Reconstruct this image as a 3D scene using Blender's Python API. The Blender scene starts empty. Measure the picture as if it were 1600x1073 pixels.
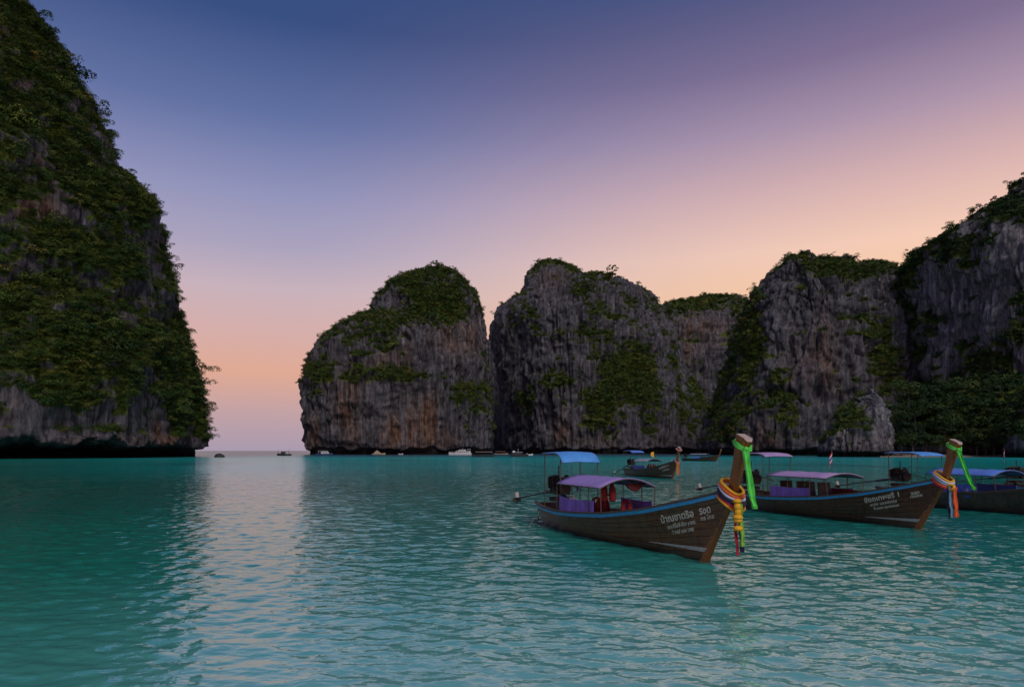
import bpy, math, random
import numpy as np
from mathutils import Vector, Matrix

# ------------------------------------------------------------------ camera, light, exposure
scene = bpy.context.scene
COL = scene.collection
FPX, HCAM, HOR = 1067.0, 2.3, 704.0          # focal length in photo pixels, camera height, horizon row

cam = bpy.data.objects.new('camera', bpy.data.cameras.new('camera'))
COL.objects.link(cam)
cam.location = (0, 0, HCAM)
cam.rotation_euler = (math.radians(90), 0, 0)
cam.data.sensor_width = 36.0
cam.data.lens = FPX / 1600 * 36.0
cam.data.shift_y = (HOR - 536.5) / 1600
cam.data.clip_start = 0.1
cam.data.clip_end = 60000
scene.camera = cam

def lin(c):
    r = []
    for v in c[:3]:
        v = v / 255.0
        r.append(v / 12.92 if v <= 0.04045 else ((v + 0.055) / 1.055) ** 2.4)
    return (r[0], r[1], r[2], 1.0)

world = bpy.data.worlds.new('World')
scene.world = world
world.use_nodes = True
wn, wl = world.node_tree.nodes, world.node_tree.links
wn.clear()
w_out = wn.new('ShaderNodeOutputWorld')
w_bg = wn.new('ShaderNodeBackground')
w_tc = wn.new('ShaderNodeTexCoord')
w_sep = wn.new('ShaderNodeSeparateXYZ')
wl.new(w_tc.outputs['Generated'], w_sep.inputs[0])

def wramp(stops):
    n = wn.new('ShaderNodeValToRGB')
    n.color_ramp.interpolation = 'LINEAR'
    e = n.color_ramp.elements
    while len(e) < len(stops):
        e.new(0.5)
    for i, (p, c) in enumerate(stops):
        e[i].position = p
        e[i].color = lin(c)
    wl.new(w_sep.outputs['Z'], n.inputs['Fac'])
    return n
# twilight sky: far from the glow, and towards the glow (ramps over the sine of elevation)
rampA = wramp([(0, (168, 154, 174)), (.05, (192, 161, 166)), (.108, (224, 170, 148)), (.16, (214, 174, 170)), (.218, (200, 178, 188)),
               (.27, (172, 164, 190)), (.334, (146, 148, 187)), (.42, (98, 114, 163)), (.515, (57, 80, 130)), (.7, (44, 68, 118)), (1, (40, 62, 112))])
rampB = wramp([(0, (238, 172, 122)), (.12, (249, 186, 138)), (.2, (251, 202, 156)), (.262, (251, 207, 181)), (.334, (220, 180, 176)),
               (.40, (176, 150, 171)), (.465, (131, 113, 146)), (.55, (78, 86, 129)), (.7, (52, 70, 119)), (1, (40, 62, 112))])
GLOW = math.radians(42)
# cosine of the azimuth difference to the glow
def wmath(op, a, b=None):
    n = wn.new('ShaderNodeMath'); n.operation = op
    for i, v in enumerate((a, b)):
        if v is None: continue
        if isinstance(v, (int, float)): n.inputs[i].default_value = v
        else: wl.new(v, n.inputs[i])
    return n.outputs[0]
hx, hy = w_sep.outputs['X'], w_sep.outputs['Y']
hl = wmath('SQRT', wmath('ADD', wmath('MULTIPLY', hx, hx), wmath('MULTIPLY', hy, hy)))
dot = wmath('ADD', wmath('MULTIPLY', hx, math.sin(GLOW)), wmath('MULTIPLY', hy, math.cos(GLOW)))
cosd = wmath('DIVIDE', dot, wmath('MAXIMUM', hl, 0.001))
w_mr = wn.new('ShaderNodeMapRange'); w_mr.interpolation_type = 'SMOOTHSTEP'
wl.new(cosd, w_mr.inputs['Value'])
w_mr.inputs['From Min'].default_value = 0.48
w_mr.inputs['From Max'].default_value = 1.1
w_mix = wn.new('ShaderNodeMix'); w_mix.data_type = 'RGBA'
wl.new(w_mr.outputs['Result'], w_mix.inputs[0])
wl.new(rampA.outputs['Color'], w_mix.inputs[6])
wl.new(rampB.outputs['Color'], w_mix.inputs[7])
wl.new(w_mix.outputs[2], w_bg.inputs['Color'])
w_bg.inputs['Strength'].default_value = 1.0
wl.new(w_bg.outputs[0], w_out.inputs['Surface'])

sun_data = bpy.data.lights.new('sun', 'SUN')
sun = bpy.data.objects.new('sun', sun_data)
COL.objects.link(sun)
sun_data.energy = 1.5
sun_data.angle = math.radians(24)
sun_data.color = (1.0, 0.92, 0.86)
sun.rotation_euler = Vector((-0.2, 0.7, -0.65)).to_track_quat('-Z', 'Y').to_euler()

scene.view_settings.view_transform = 'Standard'
scene.view_settings.look = 'None'
scene.view_settings.exposure = 0.0
scene.view_settings.gamma = 1.0
scene.view_settings.use_curve_mapping = False
scene.render.engine = 'CYCLES'
cy = scene.cycles
cy.max_bounces = 5; cy.diffuse_bounces = 3; cy.glossy_bounces = 3; cy.transmission_bounces = 2; cy.transparent_max_bounces = 4
cy.caustics_reflective = False; cy.caustics_refractive = False
cy.use_denoising = True
try:
    cy.denoiser = 'OPENIMAGEDENOISE'
except Exception:
    pass

# ------------------------------------------------------------------ numpy noise
_rng = np.random.RandomState(7)
_perm = _rng.permutation(512).astype(np.int32)
_perm = np.concatenate([_perm, _perm, _perm])
_grad = _rng.normal(size=(512, 3)).astype(np.float32)
_grad /= np.linalg.norm(_grad, axis=1)[:, None]

def perlin(x, y, z):
    x = np.asarray(x, np.float32); y = np.asarray(y, np.float32); z = np.asarray(z, np.float32)
    xi = np.floor(x).astype(np.int32); yi = np.floor(y).astype(np.int32); zi = np.floor(z).astype(np.int32)
    xf, yf, zf = x - xi, y - yi, z - zi
    u = xf * xf * xf * (xf * (xf * 6 - 15) + 10)
    v = yf * yf * yf * (yf * (yf * 6 - 15) + 10)
    w = zf * zf * zf * (zf * (zf * 6 - 15) + 10)
    xi &= 511; yi &= 511; zi &= 511
    out = 0
    for dx in (0, 1):
        px = _perm[(xi + dx) & 511]
        wx = u if dx else 1 - u
        for dy in (0, 1):
            py = _perm[px + ((yi + dy) & 511)]
            wy = v if dy else 1 - v
            for dz in (0, 1):
                g = _grad[_perm[py + ((zi + dz) & 511)]]
                wz = w if dz else 1 - w
                out = out + wx * wy * wz * (g[..., 0] * (xf - dx) + g[..., 1] * (yf - dy) + g[..., 2] * (zf - dz))
    return out * 1.6

def fbm(x, y, z, octs=4, gain=0.5, lac=2.03):
    s, a, f = 0, 1.0, 1.0
    for o in range(octs):
        s = s + a * perlin(x * f + 17.3 * o, y * f + 5.1 * o, z * f + 9.7 * o)
        a *= gain; f *= lac
    return s

def sstep(a, b, x):
    t = np.clip((x - a) / (b - a), 0, 1)
    return t * t * (3 - 2 * t)

# ------------------------------------------------------------------ object helpers
def tag(o, label=None, cat=None, group=None, kind=None):
    if label: o['label'] = label
    if cat: o['category'] = cat
    if group: o['group'] = group
    if kind: o['kind'] = kind
    return o

def link(name, me, mat=None, parent=None):
    o = bpy.data.objects.new(name, me)
    COL.objects.link(o)
    if mat is not None and me is not None and not me.materials:
        me.materials.append(mat)
    if parent is not None: o.parent = parent
    return o

def empty(name, loc=(0, 0, 0), rz=0.0, label=None, cat=None, group=None):
    o = bpy.data.objects.new(name, None)
    COL.objects.link(o)
    o.empty_display_size = 0.2
    o.location = loc; o.rotation_euler = (0, 0, rz)
    return tag(o, label, cat, group)

def np_mesh(name, V, quads, smooth=True, attrs=None):
    me = bpy.data.meshes.new(name)
    V = np.ascontiguousarray(V, np.float32).reshape(-1, 3)
    quads = np.ascontiguousarray(quads, np.int32).reshape(-1, 4)
    me.vertices.add(len(V)); me.vertices.foreach_set('co', V.ravel())
    me.loops.add(quads.size); me.loops.foreach_set('vertex_index', quads.ravel())
    me.polygons.add(len(quads))
    me.polygons.foreach_set('loop_start', np.arange(0, quads.size, 4, dtype=np.int32))
    me.polygons.foreach_set('use_smooth', np.full(len(quads), smooth, bool))
    me.update(calc_edges=True)
    if attrs:
        for k, a in attrs.items():
            at = me.attributes.new(k, 'FLOAT', 'POINT')
            at.data.foreach_set('value', np.ascontiguousarray(a, np.float32).ravel())
    return me

def grid_quads(nr, nc, wrap):
    r = np.arange(nr - 1)[:, None]
    c = np.arange(nc if wrap else nc - 1)[None, :]
    c2 = (c + 1) % nc
    q = np.stack([r * nc + c, r * nc + c2, (r + 1) * nc + c2, (r + 1) * nc + c], -1)
    return q.reshape(-1, 4)

class MB:
    """collects simple solids and links them as one mesh object"""
    def __init__(s): s.v, s.f = [], []
    def box(s, c, d, M=None):
        n = len(s.v)
        for sx, sy, sz in ((-1, -1, -1), (1, -1, -1), (1, 1, -1), (-1, 1, -1), (-1, -1, 1), (1, -1, 1), (1, 1, 1), (-1, 1, 1)):
            p = Vector((sx * d[0] / 2, sy * d[1] / 2, sz * d[2] / 2))
            if M is not None: p = M @ p
            s.v.append(tuple(p + Vector(c)))
        for q in ((3, 2, 1, 0), (4, 5, 6, 7), (0, 1, 5, 4), (1, 2, 6, 5), (2, 3, 7, 6), (3, 0, 4, 7)):
            s.f.append([n + i for i in q])
        return s
    def loft(s, rings, closed=True, cap=True):
        n = len(s.v); k = len(rings[0])
        for r in rings: s.v += [tuple(p) for p in r]
        for i in range(len(rings) - 1):
            for j in range(k if closed else k - 1):
                a, b = n + i * k + j, n + i * k + (j + 1) % k
                s.f.append([a, b, b + k, a + k])
        if cap and closed:
            s.f.append([n + j for j in range(k)][::-1])
            s.f.append([n + (len(rings) - 1) * k + j for j in range(k)])
        return s
    def tube(s, pts, r, k=6, closed=False):
        pts = [Vector(p) for p in pts]; m = len(pts)
        rr = r if isinstance(r, (list, tuple)) else [r] * m
        rings = []
        for i, p in enumerate(pts):
            if closed: t = pts[(i + 1) % m] - pts[i - 1]
            else: t = pts[min(i + 1, m - 1)] - pts[max(i - 1, 0)]
            t.normalize()
            u = Vector((0, 0, 1)) if abs(t.z) < 0.9 else Vector((1, 0, 0))
            a = t.cross(u).normalized(); b = t.cross(a)
            rings.append([p + (a * math.cos(2 * math.pi * j / k) + b * math.sin(2 * math.pi * j / k)) * rr[i] for j in range(k)])
        if closed: rings.append(rings[0])
        return s.loft(rings, True, not closed)
    def strip(s, A, B, th, up=(0, 0, 1)):
        """a band between two polylines, with thickness th"""
        n = Vector(up) * th
        rings = [[Vector(a), Vector(b), Vector(b) + n, Vector(a) + n] for a, b in zip(A, B)]
        return s.loft(rings)
    def ball(s, c, r, k=8, m=6):
        rx, ry, rz = r if isinstance(r, (tuple, list)) else (r, r, r)
        rings = []
        for i in range(m + 1):
            ph = math.pi * (i / m) * 0.98 + math.pi * .01
            rings.append([Vector((c[0] + rx * math.sin(ph) * math.cos(2 * math.pi * j / k), c[1] + ry * math.sin(ph) * math.sin(2 * math.pi * j / k), c[2] - rz * math.cos(ph))) for j in range(k)])
        return s.loft(rings)
    def build(s, name, mat, parent=None, smooth=False):
        me = bpy.data.meshes.new(name)
        me.from_pydata(s.v, [], s.f)
        if smooth:
            me.polygons.foreach_set('use_smooth', [True] * len(me.polygons))
        me.update()
        return link(name, me, mat, parent)

# ------------------------------------------------------------------ materials
class NT:
    def __init__(s, name):
        s.m = bpy.data.materials.new(name); s.m.use_nodes = True
        s.n, s.l = s.m.node_tree.nodes, s.m.node_tree.links
        s.b = s.n['Principled BSDF']; s.out = s.n['Material Output']
    def node(s, t, ins=None, **kw):
        n = s.n.new(t)
        for k, v in kw.items(): setattr(n, k, v)
        for k, v in (ins or {}).items():
            if hasattr(v, 'is_output') or hasattr(v, 'links'): s.l.new(v, n.inputs[k])
            else: n.inputs[k].default_value = v
        return n
    def geo(s): return s.node('ShaderNodeNewGeometry').outputs['Position']
    def obj(s): return s.node('ShaderNodeTexCoord').outputs['Object']
    def scaled(s, vec, sc): return s.node('ShaderNodeVectorMath', {0: vec, 1: sc}, operation='MULTIPLY').outputs[0]
    def noise(s, vec, scale, detail=4, rough=.55, dist=0.0):
        return s.node('ShaderNodeTexNoise', {'Vector': vec, 'Scale': scale, 'Detail': detail, 'Roughness': rough, 'Distortion': dist}).outputs['Fac']
    def ramp(s, fac, stops, interp='LINEAR'):
        n = s.n.new('ShaderNodeValToRGB'); n.color_ramp.interpolation = interp
        e = n.color_ramp.elements
        while len(e) < len(stops): e.new(.5)
        for i, (p, c) in enumerate(stops):
            e[i].position = p
            e[i].color = (c, c, c, 1) if isinstance(c, (int, float)) else (c[0], c[1], c[2], 1)
        s.l.new(fac, n.inputs['Fac'])
        return n.outputs['Color']
    def mix(s, fac, a, b, mode='MIX'):
        n = s.n.new('ShaderNodeMix'); n.data_type = 'RGBA'; n.blend_type = mode
        for i, v in ((0, fac), (6, a), (7, b)):
            if hasattr(v, 'links'): s.l.new(v, n.inputs[i])
            else: n.inputs[i].default_value = v if i == 0 else (v[0], v[1], v[2], 1)
        return n.outputs[2]
    def math(s, op, a, b=None, clamp=False):
        n = s.n.new('ShaderNodeMath'); n.operation = op; n.use_clamp = clamp
        for i, v in enumerate((a, b)):
            if v is None: continue
            if hasattr(v, 'links'): s.l.new(v, n.inputs[i])
            else: n.inputs[i].default_value = v
        return n.outputs[0]
    def bump(s, h, strength=.5, dist=.1):
        n = s.node('ShaderNodeBump', {'Height': h, 'Strength': strength, 'Distance': dist})
        s.l.new(n.outputs[0], s.b.inputs['Normal'])
        return n.outputs[0]
    def set(s, **kw):
        for k, v in kw.items():
            k = k.replace('_', ' ')
            if hasattr(v, 'links'): s.l.new(v, s.b.inputs[k])
            else: s.b.inputs[k].default_value = (v[0], v[1], v[2], 1) if isinstance(v, (tuple, list)) else v
        return s

def worn(name, c, rough=.6, amount=.25, scale=6, dirt=(.03, .025, .02), metallic=0.0):
    """painted or cloth surface: colour broken by blotches and dirt"""
    t = NT(name); p = t.obj()
    n1 = t.noise(p, scale, 5, .6); n2 = t.noise(p, scale * 5.3, 4, .6)
    base = t.mix(t.ramp(n1, [(.3, 0), (.7, 1)]), [x * (1 - amount) for x in c], [min(1, x * (1 + amount)) for x in c])
    base = t.mix(t.math('MULTIPLY', t.ramp(n2, [(.55, 0), (.75, 1)]), amount), base, dirt)
    t.set(Base_Color=base, Roughness=rough, Metallic=metallic)
    t.bump(n2, .25, .01)
    return t.m

def wood(name, dark, light, stain=None, stretch=(1.2, 9, 9), scale=2.2, rough=.6):
    t = NT(name); p = t.obj()
    g = t.noise(t.scaled(p, stretch), scale, 6, .65, .3)
    b = t.noise(t.scaled(p, (1, 1, 2.2)), 1.3, 5, .62)
    col = t.mix(t.ramp(g, [(.3, 0), (.72, 1)]), dark, light)
    if stain:
        col = t.mix(t.ramp(b, [(.42, 0), (.62, 1)]), col, stain)
    fine = t.noise(t.scaled(p, (3, 30, 30)), 3, 3)
    col = t.mix(t.math('MULTIPLY', t.ramp(fine, [(.45, 1), (.62, 0)]), .55), col, [x * .45 for x in dark])
    t.set(Base_Color=col, Roughness=rough)
    t.bump(g, .5, .008)
    return t.m

M = {}
def hull_wood(name, dark, light, moss, seed):
    t = NT(name); p = t.node('ShaderNodeVectorMath', {0: t.obj(), 1: (seed, seed, seed)}, operation='ADD').outputs[0]
    g = t.noise(t.scaled(p, (1.1, 9, 9)), 2.2, 6, .65, .3)
    col = t.mix(t.ramp(g, [(.3, 0), (.72, 1)]), dark, light)
    b = t.noise(t.scaled(p, (.8, 1, 1.6)), 1.25, 6, .68)
    col = t.mix(t.math('MULTIPLY', t.ramp(b, [(.46, 0), (.6, 1)]), .8), col, moss)
    run = t.noise(t.scaled(p, (5, 5, .5)), 1.6, 5, .65)                  # drip stains down the side
    col = t.mix(t.math('MULTIPLY', t.ramp(run, [(.38, 1), (.5, 0)]), .6), col, [x * .35 for x in dark])
    sc = t.noise(t.scaled(p, (1.5, 8, 8)), 4.5, 5, .7)
    col = t.mix(t.math('MULTIPLY', t.ramp(sc, [(.6, 0), (.7, 1)]), .5), col, [min(1, x * 1.7) for x in light])
    z = t.node('ShaderNodeSeparateXYZ', {0: t.obj()}).outputs['Z']
    weed = t.node('ShaderNodeMapRange', {'Value': t.math('ADD', z, t.math('MULTIPLY', b, .22)), 'From Min': .14, 'From Max': .3, 'To Min': 1.0, 'To Max': 0.0}).outputs[0]
    col = t.mix(t.math('MULTIPLY', weed, .8), col, (.016, .017, .009))
    t.set(Base_Color=col, Roughness=t.ramp(g, [(.3, .24), (.7, .48)]))
    t.bump(t.math('ADD', g, t.math('MULTIPLY', sc, .6)), .6, .008)
    return t.m
M['hull'] = hull_wood('hull_wood', (.065, .02, .004), (.19, .074, .017), (.105, .066, .026), 0.0)
M['hull_dark'] = hull_wood('hull_wood_dark', (.045, .014, .004), (.13, .05, .015), (.065, .036, .014), 4.0)
M['hull_grey'] = hull_wood('hull_wood_grey', (.035, .022, .013), (.11, .072, .044), (.085, .066, .045), 9.0)
M['inner'] = wood('inner_wood', (.03, .018, .012), (.07, .042, .028))
M['prow'] = wood('prow_wood', (.2, .062, .009), (.46, .18, .034), (.3, .11, .022), stretch=(9, 9, 1.4), rough=.42)
M['endgrain'] = worn('pale_end_grain', (.5, .38, .33), .7, .2, 12)
M['rail'] = wood('rail_wood', (.06, .04, .032), (.13, .09, .07))
M['blue_rail'] = worn('blue_rail_paint', (.06, .36, .72), .45, .15, 5)
M['boot'] = worn('pale_boot_paint', (.42, .45, .42), .5, .25, 7)
M['purple'] = worn('purple_canvas', (.33, .23, .55), .75, .14, 3)
M['purple_deep'] = worn('purple_vinyl', (.15, .08, .42), .5, .18, 4)
M['lilac'] = worn('lilac_canvas', (.45, .3, .55), .75, .14, 3)
M['blue_canvas'] = worn('blue_canvas', (.09, .34, .8), .6, .12, 3)
M['blue_soft'] = worn('soft_blue_canvas', (.1, .23, .7), .7, .14, 3)
M['blue_deep'] = worn('deep_blue_vinyl', (.03, .08, .4), .5, .18, 4)
M['grey_canvas'] = worn('grey_canvas', (.3, .34, .4), .7, .15, 3)
M['metal'] = worn('weathered_pole', (.11, .085, .065), .5, .25, 9, metallic=.3)
M['engine'] = worn('oily_engine', (.028, .025, .025), .42, .35, 14, metallic=.5)
M['rust'] = worn('rusty_iron', (.04, .02, .013), .7, .35, 12, metallic=.3)
M['shaft'] = worn('dark_shaft', (.045, .045, .05), .45, .25, 9, metallic=.4)
M['guard'] = worn('pale_guard', (.45, .36, .32), .6, .2, 14)
M['vest'] = worn('red_life_vest', (.3, .015, .015), .75, .3, 9)
M['redcloth'] = worn('dark_red_cloth', (.12, .015, .015), .8, .3, 6)
M['seat'] = worn('brown_vinyl', (.055, .03, .022), .5, .3, 8)
M['black'] = worn('black_rubber', (.012, .012, .014), .6, .3, 9)
M['lime'] = worn('lime_ribbon', (.12, .74, .1), .85, .16, 8, dirt=(.06, .4, .05))
M['limegreen'] = worn('leaf_green_ribbon', (.25, .55, .05), .85, .18, 8, dirt=(.1, .3, .03))
M['red_rib'] = worn('red_ribbon', (.62, .02, .06), .6, .12, 8)
M['orange_rib'] = worn('orange_ribbon', (.8, .12, .03), .6, .12, 8)
M['yellow'] = worn('marigold', (.85, .42, .015), .65, .12, 10, dirt=(.5, .2, .01))
M['navy'] = worn('navy_ribbon', (.012, .014, .045), .6, .2, 8)
M['white_rib'] = worn('white_ribbon', (.62, .62, .72), .6, .1, 8)
M['sky_rib'] = worn('pale_blue_ribbon', (.25, .42, .55), .6, .1, 8)
M['pink'] = worn('pink_flower', (.55, .22, .25), .7, .2, 9)
M['white'] = worn('white_gelcoat', (.75, .74, .74), .35, .06, 2)
M['cream'] = worn('cream_gelcoat', (.5, .38, .25), .45, .1, 2)
M['window'] = worn('dark_window', (.02, .025, .03), .15, .2, 2)
M['blue_hull'] = worn('blue_hull_paint', (.03, .06, .16), .4, .15, 2)
M['dark_hull'] = worn('dark_hull_paint', (.03, .024, .022), .5, .2, 2)
M['letter'] = worn('faded_lettering', (.72, .68, .56), .7, .2, 10, dirt=(.1, .08, .06))
M['letter_blue'] = worn('pale_blue_lettering', (.4, .5, .75), .7, .1, 10)
M['tan'] = worn('tan_roof', (.42, .29, .22), .7, .15, 2)
M['rope'] = worn('grey_rope', (.22, .2, .18), .8, .2, 20)

# ---- rock
def rock_material(name, warm=.35, tone=1.0):
    t = NT(name); p = t.geo()
    vein = t.noise(t.scaled(p, (1, 1, .07)), .5, 8, .7, .25)         # vertical runs of water stain
    fine = t.noise(t.scaled(p, (1, 1, .16)), 2.2, 6, .7, .15)
    big = t.noise(t.scaled(p, (1, 1, .55)), .035, 5, .6)
    strata = t.noise(t.scaled(p, (.05, .05, 1)), .45, 4, .6)
    col = t.ramp(vein, [(.3, (.026 * tone, .026 * tone, .031 * tone)), (.44, (.075 * tone, .073 * tone, .084 * tone)), (.57, (.155 * tone, .148 * tone, .165 * tone)), (.74, (.36 * tone, .335 * tone, .345 * tone))])
    wr = t.ramp(vein, [(.3, (.06, .03, .022)), (.46, (.17, .088, .058)), (.6, (.3, .195, .14)), (.76, (.5, .38, .3))])
    wa = t.node('ShaderNodeAttribute', attribute_name='warm').outputs['Fac']
    wf = t.math('ADD', t.math('MULTIPLY', wa, 1.15), t.math('MULTIPLY', t.ramp(big, [(.55, 0), (.7, 1)]), warm * .45))
    wf = t.math('MULTIPLY', wf, t.ramp(t.noise(t.scaled(p, (1, 1, .3)), .16, 5, .65), [(.36, .1), (.58, 1)]))
    col = t.mix(t.math('MINIMUM', wf, .95), col, wr)
    streak = t.noise(t.scaled(p, (1, 1, .05)), .22, 5, .7, .6)
    col = t.mix(t.ramp(streak, [(.36, .75), (.47, 0)]), col, (.028, .026, .03))
    col = t.mix(.5, col, t.ramp(fine, [(.3, .25), (.65, 1)]), 'MULTIPLY')
    col = t.mix(.2, col, t.ramp(strata, [(.35, .45), (.6, 1)]), 'MULTIPLY')
    veg = t.node('ShaderNodeAttribute', attribute_name='veg').outputs['Fac']
    gn = t.noise(p, .6, 5, .65)
    gcol = t.ramp(t.noise(p, .09, 4), [(.3, (.032, .05, .013)), (.5, (.075, .105, .018)), (.7, (.13, .145, .025))])
    vf = t.math('ADD', veg, t.math('MULTIPLY', t.math('SUBTRACT', gn, .5), 1.6))
    vf = t.ramp(vf, [(.38, 0), (.6, 1)])
    col = t.mix(vf, col, gcol)
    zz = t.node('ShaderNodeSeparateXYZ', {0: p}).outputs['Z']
    tide_notch_shade = t.node('ShaderNodeMapRange', {'Value': t.math('ADD', zz, t.math('MULTIPLY', fine, 1.5)), 'From Min': 2.2, 'From Max': 5.0, 'To Min': 1.0, 'To Max': 0.0}).outputs[0]  # wet tidal band, carried up and blackened to paint in the undercut's shade
    col = t.mix(t.math('MULTIPLY', tide_notch_shade, .95), col, (.008, .007, .007))
    t.set(Base_Color=col, Roughness=.9, Specular_IOR_Level=.15)
    h = t.math('ADD', t.math('MULTIPLY', vein, 1.2), t.math('MULTIPLY', fine, .5))
    t.bump(h, 1.0, 1.1)
    return t.m
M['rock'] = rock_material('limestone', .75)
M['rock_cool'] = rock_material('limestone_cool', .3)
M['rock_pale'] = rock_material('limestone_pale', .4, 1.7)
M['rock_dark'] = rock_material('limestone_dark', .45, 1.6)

def leaf_material(name, stops):
    t = NT(name)
    r = t.node('ShaderNodeObjectInfo').outputs['Random']
    col = t.ramp(r, stops)
    w = t.noise(t.geo(), .07, 3, .5)
    col = t.mix(t.math('MULTIPLY', t.ramp(w, [(.45, 0), (.62, 1)]), .6), col, t.mix(1, col, (1.45, 1.15, .9), 'MULTIPLY'))
    n = t.noise(t.geo(), .5, 4, .6)
    col = t.mix(t.ramp(n, [(.35, 0), (.7, 1)]), col, t.mix(1, col, (1.7, 1.6, 1.1), 'MULTIPLY'))
    t.set(Base_Color=col, Roughness=.65, Specular_IOR_Level=.25)
    return t.m
M['leaf_left'] = leaf_material('jungle_leaves', [(0, (.014, .036, .01)), (.35, (.028, .062, .013)), (.7, (.052, .088, .017)), (.93, (.085, .112, .022)), (1, (.11, .1, .03))])
M['leaf_far'] = leaf_material('scrub_leaves', [(0, (.022, .046, .014)), (.4, (.04, .075, .018)), (.75, (.066, .1, .022)), (.95, (.1, .115, .028)), (1, (.12, .1, .035))])
M['leaf_shade'] = leaf_material('deep_jungle_leaves', [(0, (.01, .026, .01)), (.5, (.02, .046, .015)), (.85, (.036, .066, .018)), (1, (.055, .085, .022))])
M['bark'] = wood('bark', (.03, .022, .016), (.08, .06, .045), stretch=(6, 6, 1))

# ------------------------------------------------------------------ water
def build_water():
    ys = [-300, -120, -50, -20, -8, -2, 1.5]
    y = 3.0
    while y < 95: ys.append(y); y *= 1.006
    while y < 50000: ys.append(y); y *= 1.06
    ys = np.array(ys)
    u = np.linspace(-1, 1, 721)
    g = 0.62 * u + 0.38 * u ** 5
    w = 1.55 * np.maximum(ys, 2) + 16 + np.where(ys < 2, np.abs(ys) * 3, 0)
    X = w[:, None] * g[None, :]
    Y = np.repeat(ys[:, None], len(u), 1)
    Z = np.zeros_like(X)
    rs = np.random.RandomState(3)
    act = (ys > 1) & (ys < 100)
    xa, ya = X[act], Y[act]
    # patches of calmer and rougher water
    gust = 0.75 + 0.35 * perlin(xa / 9.0, ya / 14.0, np.full_like(xa, 1.3))
    za = np.zeros_like(xa)
    for i in range(76):
        lam = 0.21 * (8.0 ** (rs.rand() ** 1.5))
        th = math.radians(-100 + rs.normal() * 40)         # mostly rolling in towards the beach
        k = 2 * math.pi / lam
        a = 0.0043 * lam ** 0.6 * rs.uniform(.5, 1.0) * (1.0 if lam < .85 else .6)
        ph = rs.rand() * 6.28
        arg = k * (math.cos(th) * xa + math.sin(th) * ya) + ph + 0.8 * perlin(xa / (lam * 3), ya / (lam * 3), np.full_like(xa, i * 3.7))
        fade = 1 - sstep(lam * 38, lam * 80, ya)
        s = np.sin(arg)
        za += a * fade * (s + 0.25 * np.cos(2 * arg))
    za *= gust * (1 - sstep(70, 95, ya)) * sstep(1, 3, ya)
    Z[act] = za
    me = np_mesh('water', np.stack([X, Y, Z], -1), grid_quads(len(ys), len(u), False))
    t = NT('sea_water')
    p = t.geo()
    sep = t.node('ShaderNodeSeparateXYZ', {0: p})
    px, py = sep.outputs['X'], sep.outputs['Y']
    # body colour of the water by depth: pale over the sand, turquoise in the bay, blue outside
    ly = t.math('DIVIDE', t.math('LOGARITHM', t.math('MAXIMUM', py, 2.0), 10.0), 4.0)
    n = t.noise(t.scaled(p, (.6, .25, 1)), .03, 4, .55)
    ly = t.math('ADD', ly, t.math('MULTIPLY', t.math('SUBTRACT', n, .5), .07))
    L = lambda d: math.log10(d) / 4
    body = t.ramp(ly, [(L(5), (.25, .57, .51)), (L(8), (.13, .47, .41)), (L(13), (.018, .31, .25)), (L(40), (.008, .26, .205)),
                       (L(90), (.01, .5, .44)), (L(200), (.01, .6, .56)), (L(300), (.02, .21, .25)), (L(420), (.03, .08, .14))])
    # greener, deeper water along the headland on the west side
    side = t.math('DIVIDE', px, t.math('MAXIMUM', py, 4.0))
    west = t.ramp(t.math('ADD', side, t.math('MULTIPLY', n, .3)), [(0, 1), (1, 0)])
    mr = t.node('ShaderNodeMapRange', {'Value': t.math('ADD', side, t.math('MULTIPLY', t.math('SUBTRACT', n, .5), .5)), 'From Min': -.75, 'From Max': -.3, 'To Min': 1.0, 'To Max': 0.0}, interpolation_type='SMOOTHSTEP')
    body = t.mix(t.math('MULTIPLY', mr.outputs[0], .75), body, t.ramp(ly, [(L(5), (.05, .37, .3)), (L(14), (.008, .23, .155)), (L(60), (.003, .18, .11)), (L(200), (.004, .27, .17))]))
    reef = t.noise(t.scaled(p, (.35, .12, 1)), .12, 3, .5)
    body = t.mix(t.math('MULTIPLY', t.ramp(reef, [(.55, 0), (.68, 1)]), .45), body, (.006, .14, .12))
    # small ripples
    dist = t.math('MAXIMUM', py, 1.0)
    r1 = t.noise(t.scaled(p, (1, 1.5, 1)), 2.6, 3, .5, .3)
    r2 = t.noise(t.scaled(p, (1, 1.8, 1)), .45, 3, .6, .4)
    nearf = t.node('ShaderNodeMapRange', {'Value': py, 'From Min': 10, 'From Max': 90, 'To Min': 0.0, 'To Max': 1.0}).outputs[0]
    r3 = t.noise(t.scaled(p, (1, 1.6, 1)), 1.5, 2, .5, .3)
    midf = t.math('MULTIPLY', t.node('ShaderNodeMapRange', {'Value': py, 'From Min': 12, 'From Max': 35, 'To Min': 0.0, 'To Max': 1.0}).outputs[0],
                  t.node('ShaderNodeMapRange', {'Value': py, 'From Min': 80, 'From Max': 250, 'To Min': 1.0, 'To Max': 0.0}).outputs[0])
    h0 = t.math('MULTIPLY', t.math('MULTIPLY', r3, midf), .055)
    h = t.math('ADD', h0, t.math('MULTIPLY', r1, .028))
    h = t.math('ADD', h, t.math('MULTIPLY', t.math('MULTIPLY', r2, nearf), .2))
    b = t.node('ShaderNodeBump', {'Height': h, 'Strength': 1.0, 'Distance': 1.0}).outputs[0]
    rgh = t.node('ShaderNodeMapRange', {'Value': py, 'From Min': 10, 'From Max': 300, 'To Min': .03, 'To Max': .16}).outputs[0]
    gl = t.node('ShaderNodeBsdfGlossy', {'Color': (.87, .99, 1.0, 1), 'Roughness': rgh, 'Normal': b})
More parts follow.
